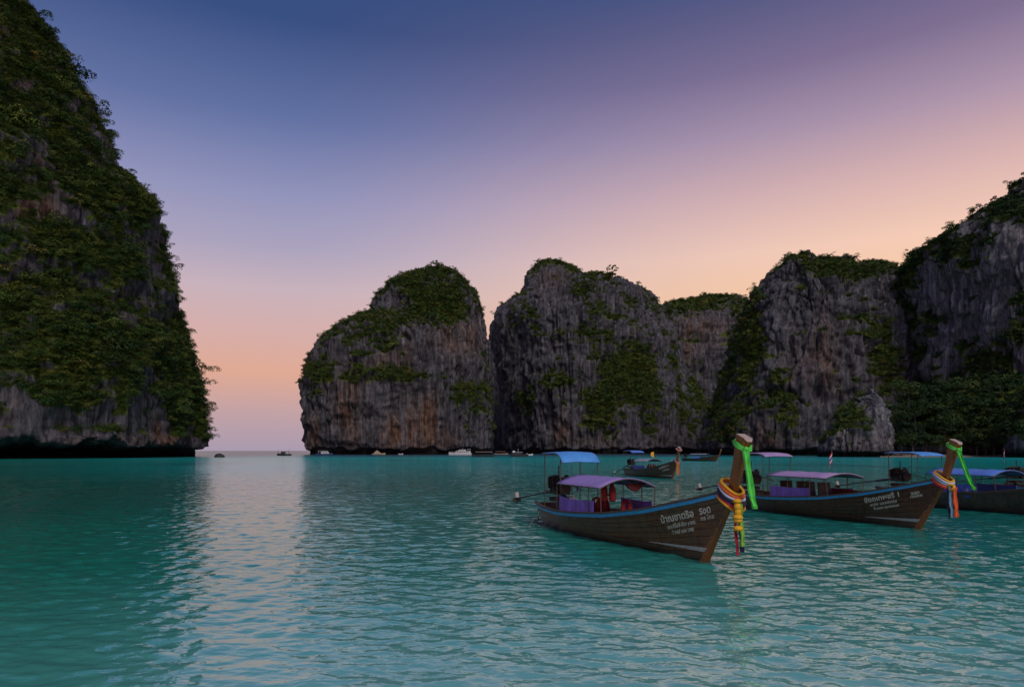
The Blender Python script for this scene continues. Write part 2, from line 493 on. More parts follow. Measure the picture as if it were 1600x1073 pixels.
    df = t.node('ShaderNodeBsdfDiffuse', {'Color': body})
    fr = t.node('ShaderNodeFresnel', {'IOR': 2.2, 'Normal': b}).outputs[0]
    cap = t.node('ShaderNodeMapRange', {'Value': py, 'From Min': 20, 'From Max': 260, 'To Min': .95, 'To Max': .5}).outputs[0]
    fr = t.math('MINIMUM', fr, cap)
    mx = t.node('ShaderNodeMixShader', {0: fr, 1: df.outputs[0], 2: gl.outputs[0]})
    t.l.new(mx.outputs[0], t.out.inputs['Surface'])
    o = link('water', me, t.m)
    tag(o, 'turquoise rippled sea filling the bay between the cliffs', None, None, 'structure')
    return o
build_water()

# ------------------------------------------------------------------ cliffs
PX = lambda x, y: 800 + FPX * x / y
def zat(py, d): return HCAM + (HOR - py) / FPX * d

def interp_side(pts, py):
    pts = sorted(pts, key=lambda p: p[1])
    return np.interp(py, [p[1] for p in pts], [p[0] for p in pts])

def cliff(name, label, D, depth, Lp, Rp, mat, veg_r=1.0, fit=True, **kw):
    L0, R0 = Lp, Rp; y0 = min(p[1] for p in Lp); bins = np.arange(y0 + 4, 704, 7.0)
    offs = [np.zeros(len(bins)), np.zeros(len(bins))]; dyt = 0.0
    for pas in range(2 if fit else 0):
        g = cliff_body(name, label, D, depth, Lp, Rp, None, **kw)
        thick = veg_r * FPX / g['P'][..., 1] * np.clip(g['v'] * 1.6 - .4, 0, 1)
        lo, hi = np.full(len(bins), np.nan), np.full(len(bins), np.nan)
        ok = g['P'][..., 2] > 3.0
        k = np.round((g['py'] - bins[0]) / 7.0).astype(int)
        for i in range(len(bins)):
            m = ok & (k == i)
            if m.any():
                lo[i] = (g['px'] - thick)[m].min(); hi[i] = (g['px'] + thick)[m].max()
        for n, (pts, act) in enumerate(((L0, lo), (R0, hi))):
            e = np.where(np.isnan(act), 0, np.clip(interp_side(pts, bins) - act, -60, 60))
            offs[n] = offs[n] + np.convolve(np.pad(e, 2, mode='edge'), np.ones(5) / 5, 'valid') * (1.0 if pas == 0 else .7)
        top = (g['py'] - thick * .8)[ok].min(); dyt += float(np.clip(y0 - top, -25, 25)) * (1.0 if pas == 0 else .6)
        apex = ([p for p in L0 if p[1] == y0][0][0], y0)
        sh = lambda pts: [(x, y + dyt * max(0, 1 - (y - y0) / 90.0)) for x, y in pts]
        Lp = sh([(float(a), float(b)) for a, b in zip(interp_side(L0, bins) + offs[0], bins)] + [apex])
        Rp = sh([(float(a), float(b)) for a, b in zip(interp_side(R0, bins) + offs[1], bins)] + [apex])
    return cliff_body(name, label, D, depth, Lp, Rp, mat, **kw)

def cliff_body(name, label, D, depth, Lp, Rp, mat, n_exp=2.6, nth=520, nz=250, lean=0.0, amp=1.0, seed=0, notch=(2.2, 4.0), veg_bias=0.0, veg=(), flute=1.0, crag=0.0, warm=(), cutdir=(0, -1)):
    ytop = min(p[1] for p in Lp)
    ztop = zat(ytop, D)
    tt = np.linspace(0, 1, nz)
    zn = notch[0]
    zs = np.concatenate([np.linspace(-2.5, zn * 2.2, 18)[:-1], zn * 2.2 + (ztop - zn * 2.2) * (1 - (1 - tt) ** 1.7)])
    nr = len(zs)
    # ring angles: dense on the side that faces the bay
    th = np.concatenate([np.radians(np.linspace(-205, 25, nth)), np.radians(np.linspace(25, 155, 40))[1:-1]])
    ct, st = np.cos(th), np.sin(th)
    ex = np.sign(ct) * np.abs(ct) ** (2 / n_exp); ey = np.sign(st) * np.abs(st) ** (2 / n_exp)
    py0 = HOR - (zs - HCAM) * FPX / D
    xl = (interp_side(Lp, py0) - 800) / FPX * D
    xr = (interp_side(Rp, py0) - 800) / FPX * D
    amax = ((xr - xl) / 2).max()
    Dz = D + lean * zs
    for it in range(8):
        a = np.maximum((xr - xl) / 2, .4); c = (xr + xl) / 2
        b = depth * np.maximum(a / amax, .004) ** .75
        x = c[:, None] + a[:, None] * ex[None]; y = Dz[:, None] + b[:, None] * ey[None]
        px = 800 + FPX * x / y; pyy = HOR - (zs[:, None] - HCAM) * FPX / y
        for side, arg, pts in ((0, px.argmin(1), Lp), (1, px.argmax(1), Rp)):
            i = np.arange(nr)
            tgt = interp_side(pts, pyy[i, arg]); e = (tgt - px[i, arg]) * y[i, arg] / FPX
            if side == 0: xl = xl + .8 * e
            else: xr = xr + .8 * e
        bad = xr - xl < .8
        m = (xl + xr) / 2
        xl = np.where(bad, m - .4, xl); xr = np.where(bad, m + .4, xr)
    z = np.repeat(zs[:, None], len(th), 1)
    P = np.stack([x, y, z], -1)
    du = np.roll(P, -1, 1) - np.roll(P, 1, 1)
    dv = np.gradient(P, axis=0)
    N = np.cross(du, dv); N /= np.linalg.norm(N, axis=-1, keepdims=True) + 1e-9
    Nh = N.copy(); Nh[..., 2] *= .45
    Nh /= np.linalg.norm(Nh, axis=-1, keepdims=True) + 1e-9
    s = seed * 37.7
    S = amp
    X, Y, Z = x, y, z
    d = 4.0 * S * fbm(X / (46 * S) + s, Y / (46 * S), Z / (110 * S), 2)
    r = fbm(X / (17 * S) + s, Y / (17 * S) + 3, Z / (75 * S), 3)
    d += 2.4 * S * (0.45 - np.abs(r)) * 1.3
    ft = perlin(X / (4.2 * S) + s, Y / (4.2 * S), Z / (42 * S))
    d += flute * 1.15 * S * (0.4 - np.abs(ft) * 1.6)
    ft2 = perlin(X / (1.7 * S) + s, Y / (1.7 * S), Z / (15 * S))
    d += flute * .5 * S * (0.3 - np.abs(ft2) * 1.5)
    led = fbm(X / (15 * S), Y / (15 * S) + s, Z / (11 * S), 3)
    d += 1.5 * S * np.clip(led * 1.6, -1, 1)
    wob = perlin(X / (11 * S), Y / (11 * S) + s, Z / (14 * S)) * .22
    c1 = perlin(X / (9 * S) + s + 7 + wob * .5, Y / (9 * S) + wob * .5, Z / (260 * S))
    c2 = perlin(X / (3.6 * S) + s + 3 + wob, Y / (3.6 * S) + wob, Z / (60 * S))
    brk = sstep(-.15, .25, perlin(X / (20 * S), Y / (20 * S), Z / (16 * S) + s))
    d -= flute * S * (2.2 * np.exp(-(c1 / .06) ** 2) * (.35 + .65 * brk) + 1.3 * np.exp(-(c2 / .1) ** 2) * brk)
    d += .9 * S * fbm(X / (3.3 * S) + s, Y / (3.3 * S), Z / (3.3 * S), 3)
    if crag: d += crag * fbm(X / (9 * S) + s, Y / (9 * S), Z / (13 * S), 3)
    top = sstep(0, .02, 1 - z / ztop)            # keep the summit in place
    d *= .35 + .65 * top
    # wave-cut notch at the waterline, with a ragged ceiling
    zc = notch[0] * (1 + .55 * fbm(X / (9 * S), Y / (9 * S) + s, X * 0, 3))
    cut = 1 - sstep(zc - .35, zc + .5, Z)
    d = d * (1 - .6 * cut) - notch[1] * cut * (.22 + .78 * np.clip(Nh[..., 0] * cutdir[0] + Nh[..., 1] * cutdir[1], 0, 1))
    P = P + Nh * d[..., None]
    P[..., 2] += .5 * S * fbm(X / (6 * S), Y / (6 * S), Z / (6 * S) + s, 2) * top * (1 - cut)
    if crag: P[..., 2] += crag * .9 * perlin(X / (7 * S) + s, Y / (11 * S), X * 0) * sstep(.72, 1, z / ztop)
    # slope and planting
    du = np.roll(P, -1, 1) - np.roll(P, 1, 1)
    dv = np.gradient(P, axis=0)
    N = np.cross(du, dv); N /= np.linalg.norm(N, axis=-1, keepdims=True) + 1e-9
    ppx = 800 + FPX * P[..., 0] / P[..., 1]; ppy = HOR - (P[..., 2] - HCAM) * FPX / P[..., 1]
    reg = np.zeros_like(d)
    for (ex_, ey_, rx, ry, wgt) in veg:
        q = ((ppx - ex_) / rx) ** 2 + ((ppy - ey_) / ry) ** 2
        reg += wgt * np.exp(-q * 1.1)
    vn = fbm(X / (20 * S) + s + 50, Y / (20 * S), Z / (24 * S), 4)
    vn2 = perlin(X / (5 * S) + s + 90, Y / (5 * S), Z / (7 * S))
    v = np.clip(N[..., 2], -.5, 1) * .85 + vn * .85 + vn2 * .22 + veg_bias + reg - .35 - 1.5 * (1 - sstep(3 * S, 9 * S, Z))
    v = sstep(-.12, .22, v)
    wm = np.zeros_like(d)
    for (ex_, ey_, rx, ry, wgt) in warm:
        wm += wgt * np.exp(-1.1 * (((ppx - ex_) / rx) ** 2 + ((ppy - ey_) / ry) ** 2))
    wm = np.clip(wm, 0, 1)
    if mat is None: return dict(P=P, v=v, px=ppx, py=ppy)
    V = P.reshape(-1, 3)
    q = grid_quads(nr, len(th), True)
    me = np_mesh(name, V, q, True, {'veg': v, 'warm': wm})
    o = link(name, me, mat)
    tag(o, label, None, None, 'structure')
    return dict(P=P, N=N, v=v, px=ppx, py=ppy, name=name, S=S)

def clump_mesh(name, seed, nleaf, flat, leaf, tiers=5):
    """leafy crown of unit radius: lobes of leaf quads, lit tops and open gaps"""
    rs = np.random.RandomState(seed)
    cen = rs.normal(size=(tiers, 3)) * np.array([.5, .5, .3 * flat])
    cen[:, 2] += .1
    rad = rs.uniform(.34, .58, tiers)
    which = rs.randint(0, tiers, nleaf)
    d = rs.normal(size=(nleaf, 3)); d /= np.linalg.norm(d, axis=1)[:, None]
    d[:, 2] = np.where(d[:, 2] < -.35, -d[:, 2], d[:, 2])
    r = rad[which] * rs.uniform(.72, 1.05, nleaf)
    c = cen[which] + d * r[:, None] * np.array([1, 1, flat])
    nrm = d * .75 + rs.normal(size=(nleaf, 3)) * .4 + np.array([0, 0, .55])
    nrm /= np.linalg.norm(nrm, axis=1)[:, None]
    t1 = np.cross(nrm, rs.normal(size=(nleaf, 3))); t1 /= np.linalg.norm(t1, axis=1)[:, None]
    t2 = np.cross(nrm, t1)
    sz = leaf * rs.uniform(.6, 1.35, nleaf)[:, None]
    V = np.stack([c - t1 * sz, c + t2 * sz * .62, c + t1 * sz, c - t2 * sz * .62], 1).reshape(-1, 3)
    return np_mesh(name, V, np.arange(nleaf * 4).reshape(-1, 4), False)

CL = {}
def clump_set(key, mat, seeds, nleaf, flat, leaf):
    obs = []
    for i, sd in enumerate(seeds):
        me = clump_mesh('leaf_clump', sd, nleaf, flat, leaf)
        me.materials.append(mat)
        obs.append(bpy.data.objects.new('leaf_clump', me))      # not linked: only a source for the scatter
    CL[key] = obs
clump_set('left', M['leaf_left'], (1, 2, 3, 4), 620, .72, .062)
clump_set('far', M['leaf_far'], (5, 6, 7), 200, .75, .13)
clump_set('shade', M['leaf_shade'], (8, 9, 10), 280, .6, .11)

def scatter(name, label, key, pts, scl, parent=None, seed=0):
    """one object: leafy clumps standing on the given points (geometry nodes)"""
    n = len(pts)
    rs = np.random.RandomState(seed + 11)
    me = bpy.data.meshes.new(name)
    me.vertices.add(n); me.vertices.foreach_set('co', np.ascontiguousarray(pts, np.float32).ravel())
    a = me.attributes.new('scl', 'FLOAT_VECTOR', 'POINT')
    sc3 = np.stack([scl * rs.uniform(.8, 1.3, n), scl * rs.uniform(.8, 1.3, n), scl * rs.uniform(.7, 1.15, n)], -1)
    a.data.foreach_set('vector', np.ascontiguousarray(sc3, np.float32).ravel())
    a = me.attributes.new('rot', 'FLOAT_VECTOR', 'POINT')
    rot = np.stack([rs.normal(size=n) * .22, rs.normal(size=n) * .22, rs.uniform(0, 6.28, n)], -1)
    a.data.foreach_set('vector', np.ascontiguousarray(rot, np.float32).ravel())
    a = me.attributes.new('idx', 'INT', 'POINT')
    a.data.foreach_set('value', rs.randint(0, len(CL[key]), n).astype(np.int32))
    o = link(name, me)
    ng = bpy.data.node_groups.new('scatter_' + name, 'GeometryNodeTree')
    ng.interface.new_socket('Geometry', in_out='INPUT', socket_type='NodeSocketGeometry')
    ng.interface.new_socket('Geometry', in_out='OUTPUT', socket_type='NodeSocketGeometry')
    gi, go = ng.nodes.new('NodeGroupInput'), ng.nodes.new('NodeGroupOutput')
    ip = ng.nodes.new('GeometryNodeInstanceOnPoints')
    jn = ng.nodes.new('GeometryNodeJoinGeometry')
    for src in CL[key][::-1]:
        oi = ng.nodes.new('GeometryNodeObjectInfo'); oi.inputs['Object'].default_value = src; oi.inputs['As Instance'].default_value = True
        ng.links.new(oi.outputs['Geometry'], jn.inputs[0])
    def named(nm, ty):
        k = ng.nodes.new('GeometryNodeInputNamedAttribute'); k.data_type = ty; k.inputs['Name'].default_value = nm
        return next(s for s in k.outputs if s.enabled and s.name == 'Attribute')
    ng.links.new(gi.outputs[0], ip.inputs['Points'])
    ng.links.new(jn.outputs[0], ip.inputs['Instance'])
    ip.inputs['Pick Instance'].default_value = True
    ng.links.new(named('idx', 'INT'), ip.inputs['Instance Index'])
    ng.links.new(named('scl', 'FLOAT_VECTOR'), ip.inputs['Scale'])
    er = ng.nodes.new('FunctionNodeEulerToRotation')
    ng.links.new(named('rot', 'FLOAT_VECTOR'), er.inputs[0])
    ng.links.new(er.outputs[0], ip.inputs['Rotation'])
    ng.links.new(ip.outputs[0], go.inputs[0])
    md = o.modifiers.new('scatter', 'NODES'); md.node_group = ng
    tag(o, label, None, None, 'stuff')
    return o

def plant(c, name, label, key, count, size, seed=0, thr=.5, zmin=4.0):
    """choose planting points on the bay side of a cliff in proportion to area and to how green it is"""
    P, N, v = c['P'], c['N'], c['v']
    A = np.linalg.norm(np.cross(P[1:, 1:] - P[:-1, :-1], P[1:, :-1] - P[:-1, 1:]), axis=-1) * .5
    vm = np.clip((v[:-1, :-1] - thr) / (1 - thr), 0, 1)
    tocam = -P[:-1, :-1].copy(); tocam[..., 2] += HCAM
    tocam /= np.linalg.norm(tocam, axis=-1, keepdims=True)
    face = (N[:-1, :-1] * tocam).sum(-1)
    inview = (c['px'][:-1, :-1] > -160) & (c['px'][:-1, :-1] < 1760) & (c['py'][:-1, :-1] > -170)
    wgt = A * vm * (face > -.35) * (P[:-1, :-1, 2] > zmin) * inview
    wgt = wgt.ravel(); cs = np.cumsum(wgt)
    rs = np.random.RandomState(seed)
    pick = np.searchsorted(cs, rs.rand(count) * cs[-1])
    pick = np.clip(pick, 0, len(wgt) - 1)
    i, j = np.unravel_index(pick, A.shape)
    f1, f2 = rs.rand(count, 1), rs.rand(count, 1)
    pt = P[i, j] * (1 - f1) * (1 - f2) + P[i + 1, j] * f1 * (1 - f2) + P[i, j + 1] * (1 - f1) * f2 + P[i + 1, j + 1] * f1 * f2
    sz = size * np.exp(rs.normal(size=count) * .45)
    pt = pt + N[i, j] * (sz * .18)[:, None]
    return scatter(name, label, key, pt, sz, seed=seed)

# west headland, close on the left
c_left = cliff('cliff_headland', 'towering jungle covered limestone headland with undercut base on the left of the bay', 245, 78,
    [(-520, 720), (-480, 400), (-380, 100), (-250, -60), (-120, -150)],
    [(318, 720), (327, 690), (329, 650), (319, 600), (301, 540), (285, 490), (277, 440), (264, 395), (263, 370), (247, 325), (217, 285), (187, 240), (152, 170), (107, 90), (77, 40), (37, 0), (-40, -90), (-120, -150)],
    M['rock'], veg_r=1.5, cutdir=(.5, -.87), n_exp=2.5, nth=620, nz=330, amp=1.0, seed=1, notch=(4.2, 26.0), veg_bias=.36,
    veg=[(60, 235, 24, 36, -.9), (50, 325, 45, 22, -.9), (30, 140, 30, 16, -.7), (160, 245, 30, 40, -.55), (110, 490, 26, 22, -.8), (165, 605, 26, 38, -.9), (75, 655, 40, 20, -.45), (25, 590, 60, 30, .5), (120, 630, 110, 28, .5), (215, 640, 30, 40, .3), (250, 660, 26, 40, -.55), (190, 335, 25, 40, -.4), (268, 470, 12, 50, -.5), (130, 694, 170, 11, -.8), (240, 560, 40, 60, .3), (110, 590, 60, 25, .4), (315, 640, 18, 45, .5)], flute=.9, warm=[(50, 325, 45, 22, 1.0), (30, 140, 30, 14, .5), (65, 290, 60, 20, .4), (165, 610, 16, 20, .3), (245, 670, 6, 25, 1.0), (180, 690, 90, 10, .5), (270, 685, 40, 14, .6), (100, 245, 20, 20, .5), (60, 255, 14, 16, .5)])
plant(c_left, 'headland_vegetation', 'dense dark green trees and bushes clinging to the headland cliff', 'left', 16000, 1.3, 1, .42)
# islet in the middle
c_mid = cliff('cliff_islet', 'rounded limestone islet with green crown and orange streaked face', 470, 62,
    [(476, 712), (470, 650), (466, 600), (476, 560), (491, 530), (522, 508), (558, 492), (580, 465), (600, 442), (625, 428), (650, 419), (682, 415)],
    [(772, 712), (770, 620), (764, 540), (758, 500), (752, 468), (740, 444), (716, 424), (700, 418), (682, 415)],
    M['rock'], n_exp=2.7, nth=460, nz=230, amp=1.15, seed=2, notch=(3.2, 5.0), veg_bias=-.18,
    veg=[(680, 450, 75, 40, .75), (620, 500, 60, 40, .6), (690, 480, 60, 26, .4), (565, 525, 40, 26, .45), (545, 540, 30, 50, .5), (640, 590, 75, 16, .8), (735, 620, 32, 35, .8), (700, 540, 48, 36, -.9), (610, 545, 60, 30, -.2), (540, 640, 30, 60, -.6), (650, 670, 60, 45, -.8), (500, 600, 20, 40, .3), (500, 670, 12, 30, .35), (590, 440, 14, 20, -.4)], flute=1.1, warm=[(545, 640, 24, 55, 1.0), (648, 670, 34, 36, .95), (670, 645, 14, 30, .8), (715, 530, 38, 35, .75), (490, 690, 12, 40, .8), (610, 680, 14, 30, .9), (690, 690, 30, 20, .5), (500, 590, 12, 20, .35), (600, 560, 30, 20, .3)])
plant(c_mid, 'islet_vegetation', 'green scrub and small trees on the crown and ledges of the islet', 'far', 16000, .95, 2, .4)
# twin peak behind the gap
c_twin = cliff('cliff_twin_peak', 'broad grey limestone massif with a knob summit behind the gap', 610, 120,
    [(789, 712), (781, 640), (772, 565), (763, 518), (768, 495), (776, 480), (798, 461), (830, 448), (880, 432), (935, 421)],
    [(1150, 712), (1090, 600), (1050, 500), (1034, 474), (1020, 455), (1000, 438), (962, 428), (935, 421)],
    M['rock_cool'], n_exp=2.2, nth=480, nz=220, amp=1.25, seed=3, notch=(3.5, 6.0), veg_bias=-.26,
    veg=[(865, 408, 30, 10, .5), (900, 450, 40, 22, .5), (870, 525, 50, 14, .7), (930, 480, 40, 28, .4), (1005, 600, 40, 70, .4), (975, 560, 45, 60, .85), (940, 620, 60, 40, .6), (960, 660, 60, 22, .5), (850, 590, 26, 40, .2), (1010, 460, 30, 16, .4), (820, 640, 20, 40, .25), (780, 560, 14, 80, .1), (850, 455, 50, 45, -.7), (800, 560, 30, 60, -.3), (985, 450, 40, 22, -.5)], flute=1.2, warm=[(878, 680, 14, 34, .7), (860, 440, 30, 24, .35), (940, 690, 40, 16, .3), (1060, 690, 40, 20, .3)])
plant(c_twin, 'massif_vegetation', 'green and ochre scrub on the ledges of the twin peaked massif', 'far', 18000, 1.05, 3, .4)
c_cleft = cliff('cliff_cleft', 'shadowed rock closing the narrow cleft between the islet and the massif', 745, 16,
    [(738, 712), (742, 600), (748, 545), (762, 530), (776, 524)], [(835, 712), (830, 600), (820, 540), (800, 528), (776, 524)],
    M['rock_cool'], fit=False, n_exp=3.0, nth=60, nz=60, amp=1.0, seed=15, notch=(1.0, .5), veg_bias=-.6)
c_knob = cliff('cliff_knob', 'bare rounded rock knob crowning the left end of the grey massif', 612, 46,
    [(806, 640), (810, 520), (814, 455), (818, 432), (827, 417), (841, 408), (868, 404)],
    [(950, 640), (935, 520), (920, 445), (911, 424), (902, 413), (888, 407), (868, 404)],
    M['rock_cool'], n_exp=2.6, nth=300, nz=170, amp=.9, seed=13, notch=(1.0, 1.0), veg_bias=-.35, veg=[(865, 406, 34, 7, .7), (905, 425, 14, 20, .5)], flute=1.0, warm=[(865, 440, 30, 20, .35)])
plant(c_knob, 'knob_vegetation', 'thin green scrub on the brow of the rock knob', 'far', 1800, .9, 13, .45)
# shoulder between
c_sh = cliff('cliff_shoulder', 'lower flat topped cliff shoulder with orange stained face', 620, 62,
    [(930, 712), (935, 560), (960, 500), (1012, 482), (1034, 474), (1046, 467), (1065, 460), (1098, 454)],
    [(1330, 712), (1290, 560), (1240, 500), (1190, 470), (1166, 462), (1140, 456), (1098, 454)],
    M['rock'], n_exp=3.2, nth=300, nz=190, amp=1.25, seed=4, notch=(3.5, 6.0), veg_bias=-.28,
    veg=[(1095, 468, 70, 14, .9), (1085, 525, 16, 22, .6), (1080, 650, 40, 50, .5)], flute=1.2, warm=[(1075, 515, 24, 22, .7), (1080, 550, 20, 20, .5), (1120, 510, 30, 30, .3)])
plant(c_sh, 'shoulder_vegetation', 'green bushes along the top of the cliff shoulder', 'far', 6000, 1.05, 4, .4)
# great wall on the right
c_wall = cliff('cliff_wall', 'steep fluted grey limestone wall with a jagged crest', 390, 66,
    [(1082, 712), (1096, 660), (1118, 600), (1140, 530), (1160, 475), (1178, 445), (1196, 424), (1212, 404), (1240, 400), (1330, 393)],
    [(1520, 712), (1500, 600), (1460, 480), (1415, 432), (1387, 409), (1376, 399), (1355, 394), (1330, 393)],
    M['rock_cool'], n_exp=2.9, nth=460, nz=230, amp=.95, seed=5, notch=(2.6, 5.0), veg_bias=-.25, crag=2.6,
    veg=[(1165, 540, 26, 80, .85), (1130, 640, 28, 50, .6), (1310, 415, 70, 14, .8), (1240, 410, 20, 12, .3), (1275, 540, 18, 40, .25), (1200, 590, 30, 25, .3), (1290, 640, 40, 24, .6), (1375, 560, 22, 70, .75), (1105, 690, 20, 20, .4), (1230, 480, 40, 60, -.3), (1290, 580, 22, 50, -.3)], flute=1.5, warm=[(1285, 570, 30, 40, .7), (1290, 510, 20, 30, .4), (1135, 670, 20, 26, .6), (1185, 680, 14, 26, .6), (1200, 690, 20, 16, .7), (1240, 560, 20, 50, .2)])
plant(c_wall, 'wall_vegetation', 'scrub in the gullies and along the crest of the limestone wall', 'far', 16000, .85, 5, .38)
# tall slope running out of frame on the right
c_right = cliff('cliff_slope', 'tall dark cliff with fluted buttresses rising out of frame on the right', 330, 95,
    [(1385, 712), (1385, 600), (1386, 470), (1392, 430), (1405, 412), (1432, 391), (1480, 360), (1540, 329), (1572, 294), (1602, 275), (1660, 235), (1740, 205)],
    [(2050, 712), (2000, 500), (1950, 350), (1880, 250), (1740, 205)],
    M['rock_dark'], n_exp=3.0, nth=520, nz=250, amp=.9, seed=6, notch=(2.0, 3.0), veg_bias=-.12, crag=1.8,
    veg=[(1480, 380, 80, 20, .7), (1570, 320, 50, 30, .7), (1420, 430, 28, 40, .8), (1400, 520, 20, 80, .8), (1520, 420, 40, 20, .45), (1470, 500, 30, 20, .4), (1520, 600, 90, 60, .8), (1480, 660, 100, 60, .9), (1590, 480, 30, 60, .3), (1470, 440, 30, 40, -.5), (1560, 400, 40, 60, -.3), (1520, 520, 50, 30, -.3)], flute=1.5)
plant(c_right, 'slope_vegetation', 'dark bushes and trees along the ridge and gullies of the tall cliff', 'shade', 15000, 1.05, 6, .48)
# wooded foot of that slope
c_foot = cliff('hill_foot', 'low wooded rise behind the small beach', 282, 26,
    [(1385, 712), (1400, 670), (1415, 640), (1450, 610), (1520, 585)],
    [(1720, 712), (1680, 650), (1640, 610), (1590, 590), (1520, 585)],
    M['rock_dark'], n_exp=2.2, nth=160, nz=70, amp=.6, seed=7, notch=(.5, .3), veg_bias=.6, veg=[(1500, 650, 150, 60, .8)], flute=.5)
plant(c_foot, 'foot_undergrowth', 'dark undergrowth covering the foot of the slope', 'shade', 1500, 1.7, 7, .3, 1.2)
# free standing stack
c_stack = cliff('cliff_stack', 'small pale rock stack with green shoulder at the edge of the beach', 262, 14,
    [(1272, 712), (1282, 680), (1300, 650), (1322, 628), (1345, 612), (1358, 606)],
    [(1399, 712), (1398, 680), (1394, 655), (1386, 632), (1376, 613), (1358, 606)],
    M['rock_pale'], n_exp=2.4, nth=300, nz=150, amp=.5, seed=8, notch=(1.5, 3.0), veg_bias=-.35, crag=.8,
    veg=[(1310, 640, 26, 24, 1.2), (1345, 612, 20, 7, .7), (1376, 660, 20, 40, -.6)], flute=1.4, warm=[(1340, 690, 50, 16, .4)])
plant(c_stack, 'stack_vegetation', 'bright green bushes on the shoulder of the small rock stack', 'far', 520, .75, 8, .45, 2.0)
# rock at the edge of the frame
c_edge = cliff('cliff_edge', 'dark rock bluff cut by the right edge of the view', 232, 20,
    [(1562, 712), (1568, 680), (1580, 650), (1592, 628), (1612, 600), (1660, 560)],
    [(1820, 712), (1800, 640), (1750, 590), (1700, 565), (1660, 560)],
    M['rock_dark'], n_exp=2.6, nth=200, nz=110, amp=.55, seed=9, notch=(1.2, 1.5), veg_bias=-.1, veg=[(1595, 610, 20, 22, .8)], flute=1.3)
plant(c_edge, 'bluff_vegetation', 'dark bushes on top of the rock bluff', 'shade', 500, 1.1, 9, .4, 2.0)

# boulder awash off the headland
def boulder(name, label, px, py_, wpx, hpx, D, seed):
    k = D / FPX
    rs = np.random.RandomState(seed)
    nr, nc = 18, 30
    ph = np.linspace(-.25, math.pi / 2 - .02, nr)[:, None]; th = np.linspace(0, 2 * math.pi, nc, endpoint=False)[None]
    d = np.stack([np.cos(ph) * np.cos(th), np.cos(ph) * np.sin(th), np.sin(ph) + 0 * th], -1)
    s = 1 + .22 * fbm(d[..., 0] * 2 + seed, d[..., 1] * 2, d[..., 2] * 2, 3)
    V = d * s[..., None] * np.array([wpx * k / 2, wpx * k / 2, hpx * k])
    V += np.array([(px - 800) * k, D, 0])
    o = link(name, np_mesh(name, V, grid_quads(nr, nc, True), True, {'veg': np.zeros(nr * nc)}), M['wet_rock'])
    tag(o, label, 'rock')
t = NT('wet_rock'); t.set(Base_Color=t.ramp(t.noise(t.geo(), .8, 5), [(.3, (.015, .014, .015)), (.7, (.05, .045, .045))]), Roughness=.6)
M['wet_rock'] = t.m
boulder('sea_rock', 'low dark boulder awash in the channel by the headland tip', 343, 714, 15, 5.5, 246, 4)

# beach
def beach():
    nr, nc = 14, 60
    V = np.zeros((nr, nc, 3))
    for i in range(nr):
        for j in range(nc):
            px = 1375 + 225 * j / (nc - 1); f = i / (nr - 1)
            d = 236 + 34 * f + 3 * math.sin(j * .35)
            V[i, j] = ((px - 800) / FPX * d, d, -.35 + 1.55 * f + .15 * perlin(j * .3, i * .5, 0.5))
    t = NT('sand')
    t.set(Base_Color=t.ramp(t.noise(t.geo(), .4, 5), [(.3, (.2, .15, .11)), (.7, (.38, .29, .22))]), Roughness=.95)
    o = link('beach', np_mesh('beach', V, grid_quads(nr, nc, False)), t.m)
    tag(o, 'narrow strip of pale sand at the foot of the wooded slope', None, None, 'structure')
beach()

# ------------------------------------------------------------------ trees one can tell apart
def tree_meshes(key, mat, seed, nleaf, flat, lobes):
    rs = np.random.RandomState(seed)
    crown = clump_mesh('crown', seed, nleaf, flat, .06, lobes)
    V = np.zeros(len(crown.vertices) * 3, np.float32); crown.vertices.foreach_get('co', V)
    V = V.reshape(-1, 3); V[:, 2] = V[:, 2] + 1.15
    crown.vertices.foreach_set('co', V.ravel()); crown.update()
    crown.materials.append(mat)
    mb = MB()
    mb.tube([(0, 0, -.25), (.03, .02, .3), (-.03, .03, .75), (.02, 0, 1.15)], [.085, .07, .05, .03], 7)
    for a in range(5):
        an = a * 1.26 + rs.rand()
        z0 = .55 + .08 * a
        mb.tube([(0, 0, z0), (.25 * math.cos(an), .25 * math.sin(an), z0 + .3), (.5 * math.cos(an), .5 * math.sin(an), z0 + .5)], [.035, .025, .012], 5)
    o = mb.build('trunk', M['bark'])
    trunk = o.data; bpy.data.objects.remove(o)
    return crown, trunk
TREES = {'umbrella': tree_meshes('umbrella', M['leaf_shade'], 21, 1500, .5, 9), 'round': tree_meshes('round', M['leaf_shade'], 22, 1500, .85, 8),
         'spread': tree_meshes('spread', M['leaf_shade'], 25, 1600, .6, 10), 'skyline': tree_meshes('skyline', M['leaf_left'], 23, 700, .65, 8), 'conifer': tree_meshes('conifer', M['leaf_far'], 24, 320, 1.3, 7)}

def tree(kind, name, loc, s, rz, label, group=None, tall=1.0):
    root = empty(name, loc, rz, label, 'tree', group)
    for nm, me in zip(('crown', 'trunk'), TREES[kind]):
        o = link(nm, me, None, root)
        o.scale = (s, s, s * tall)
    return root

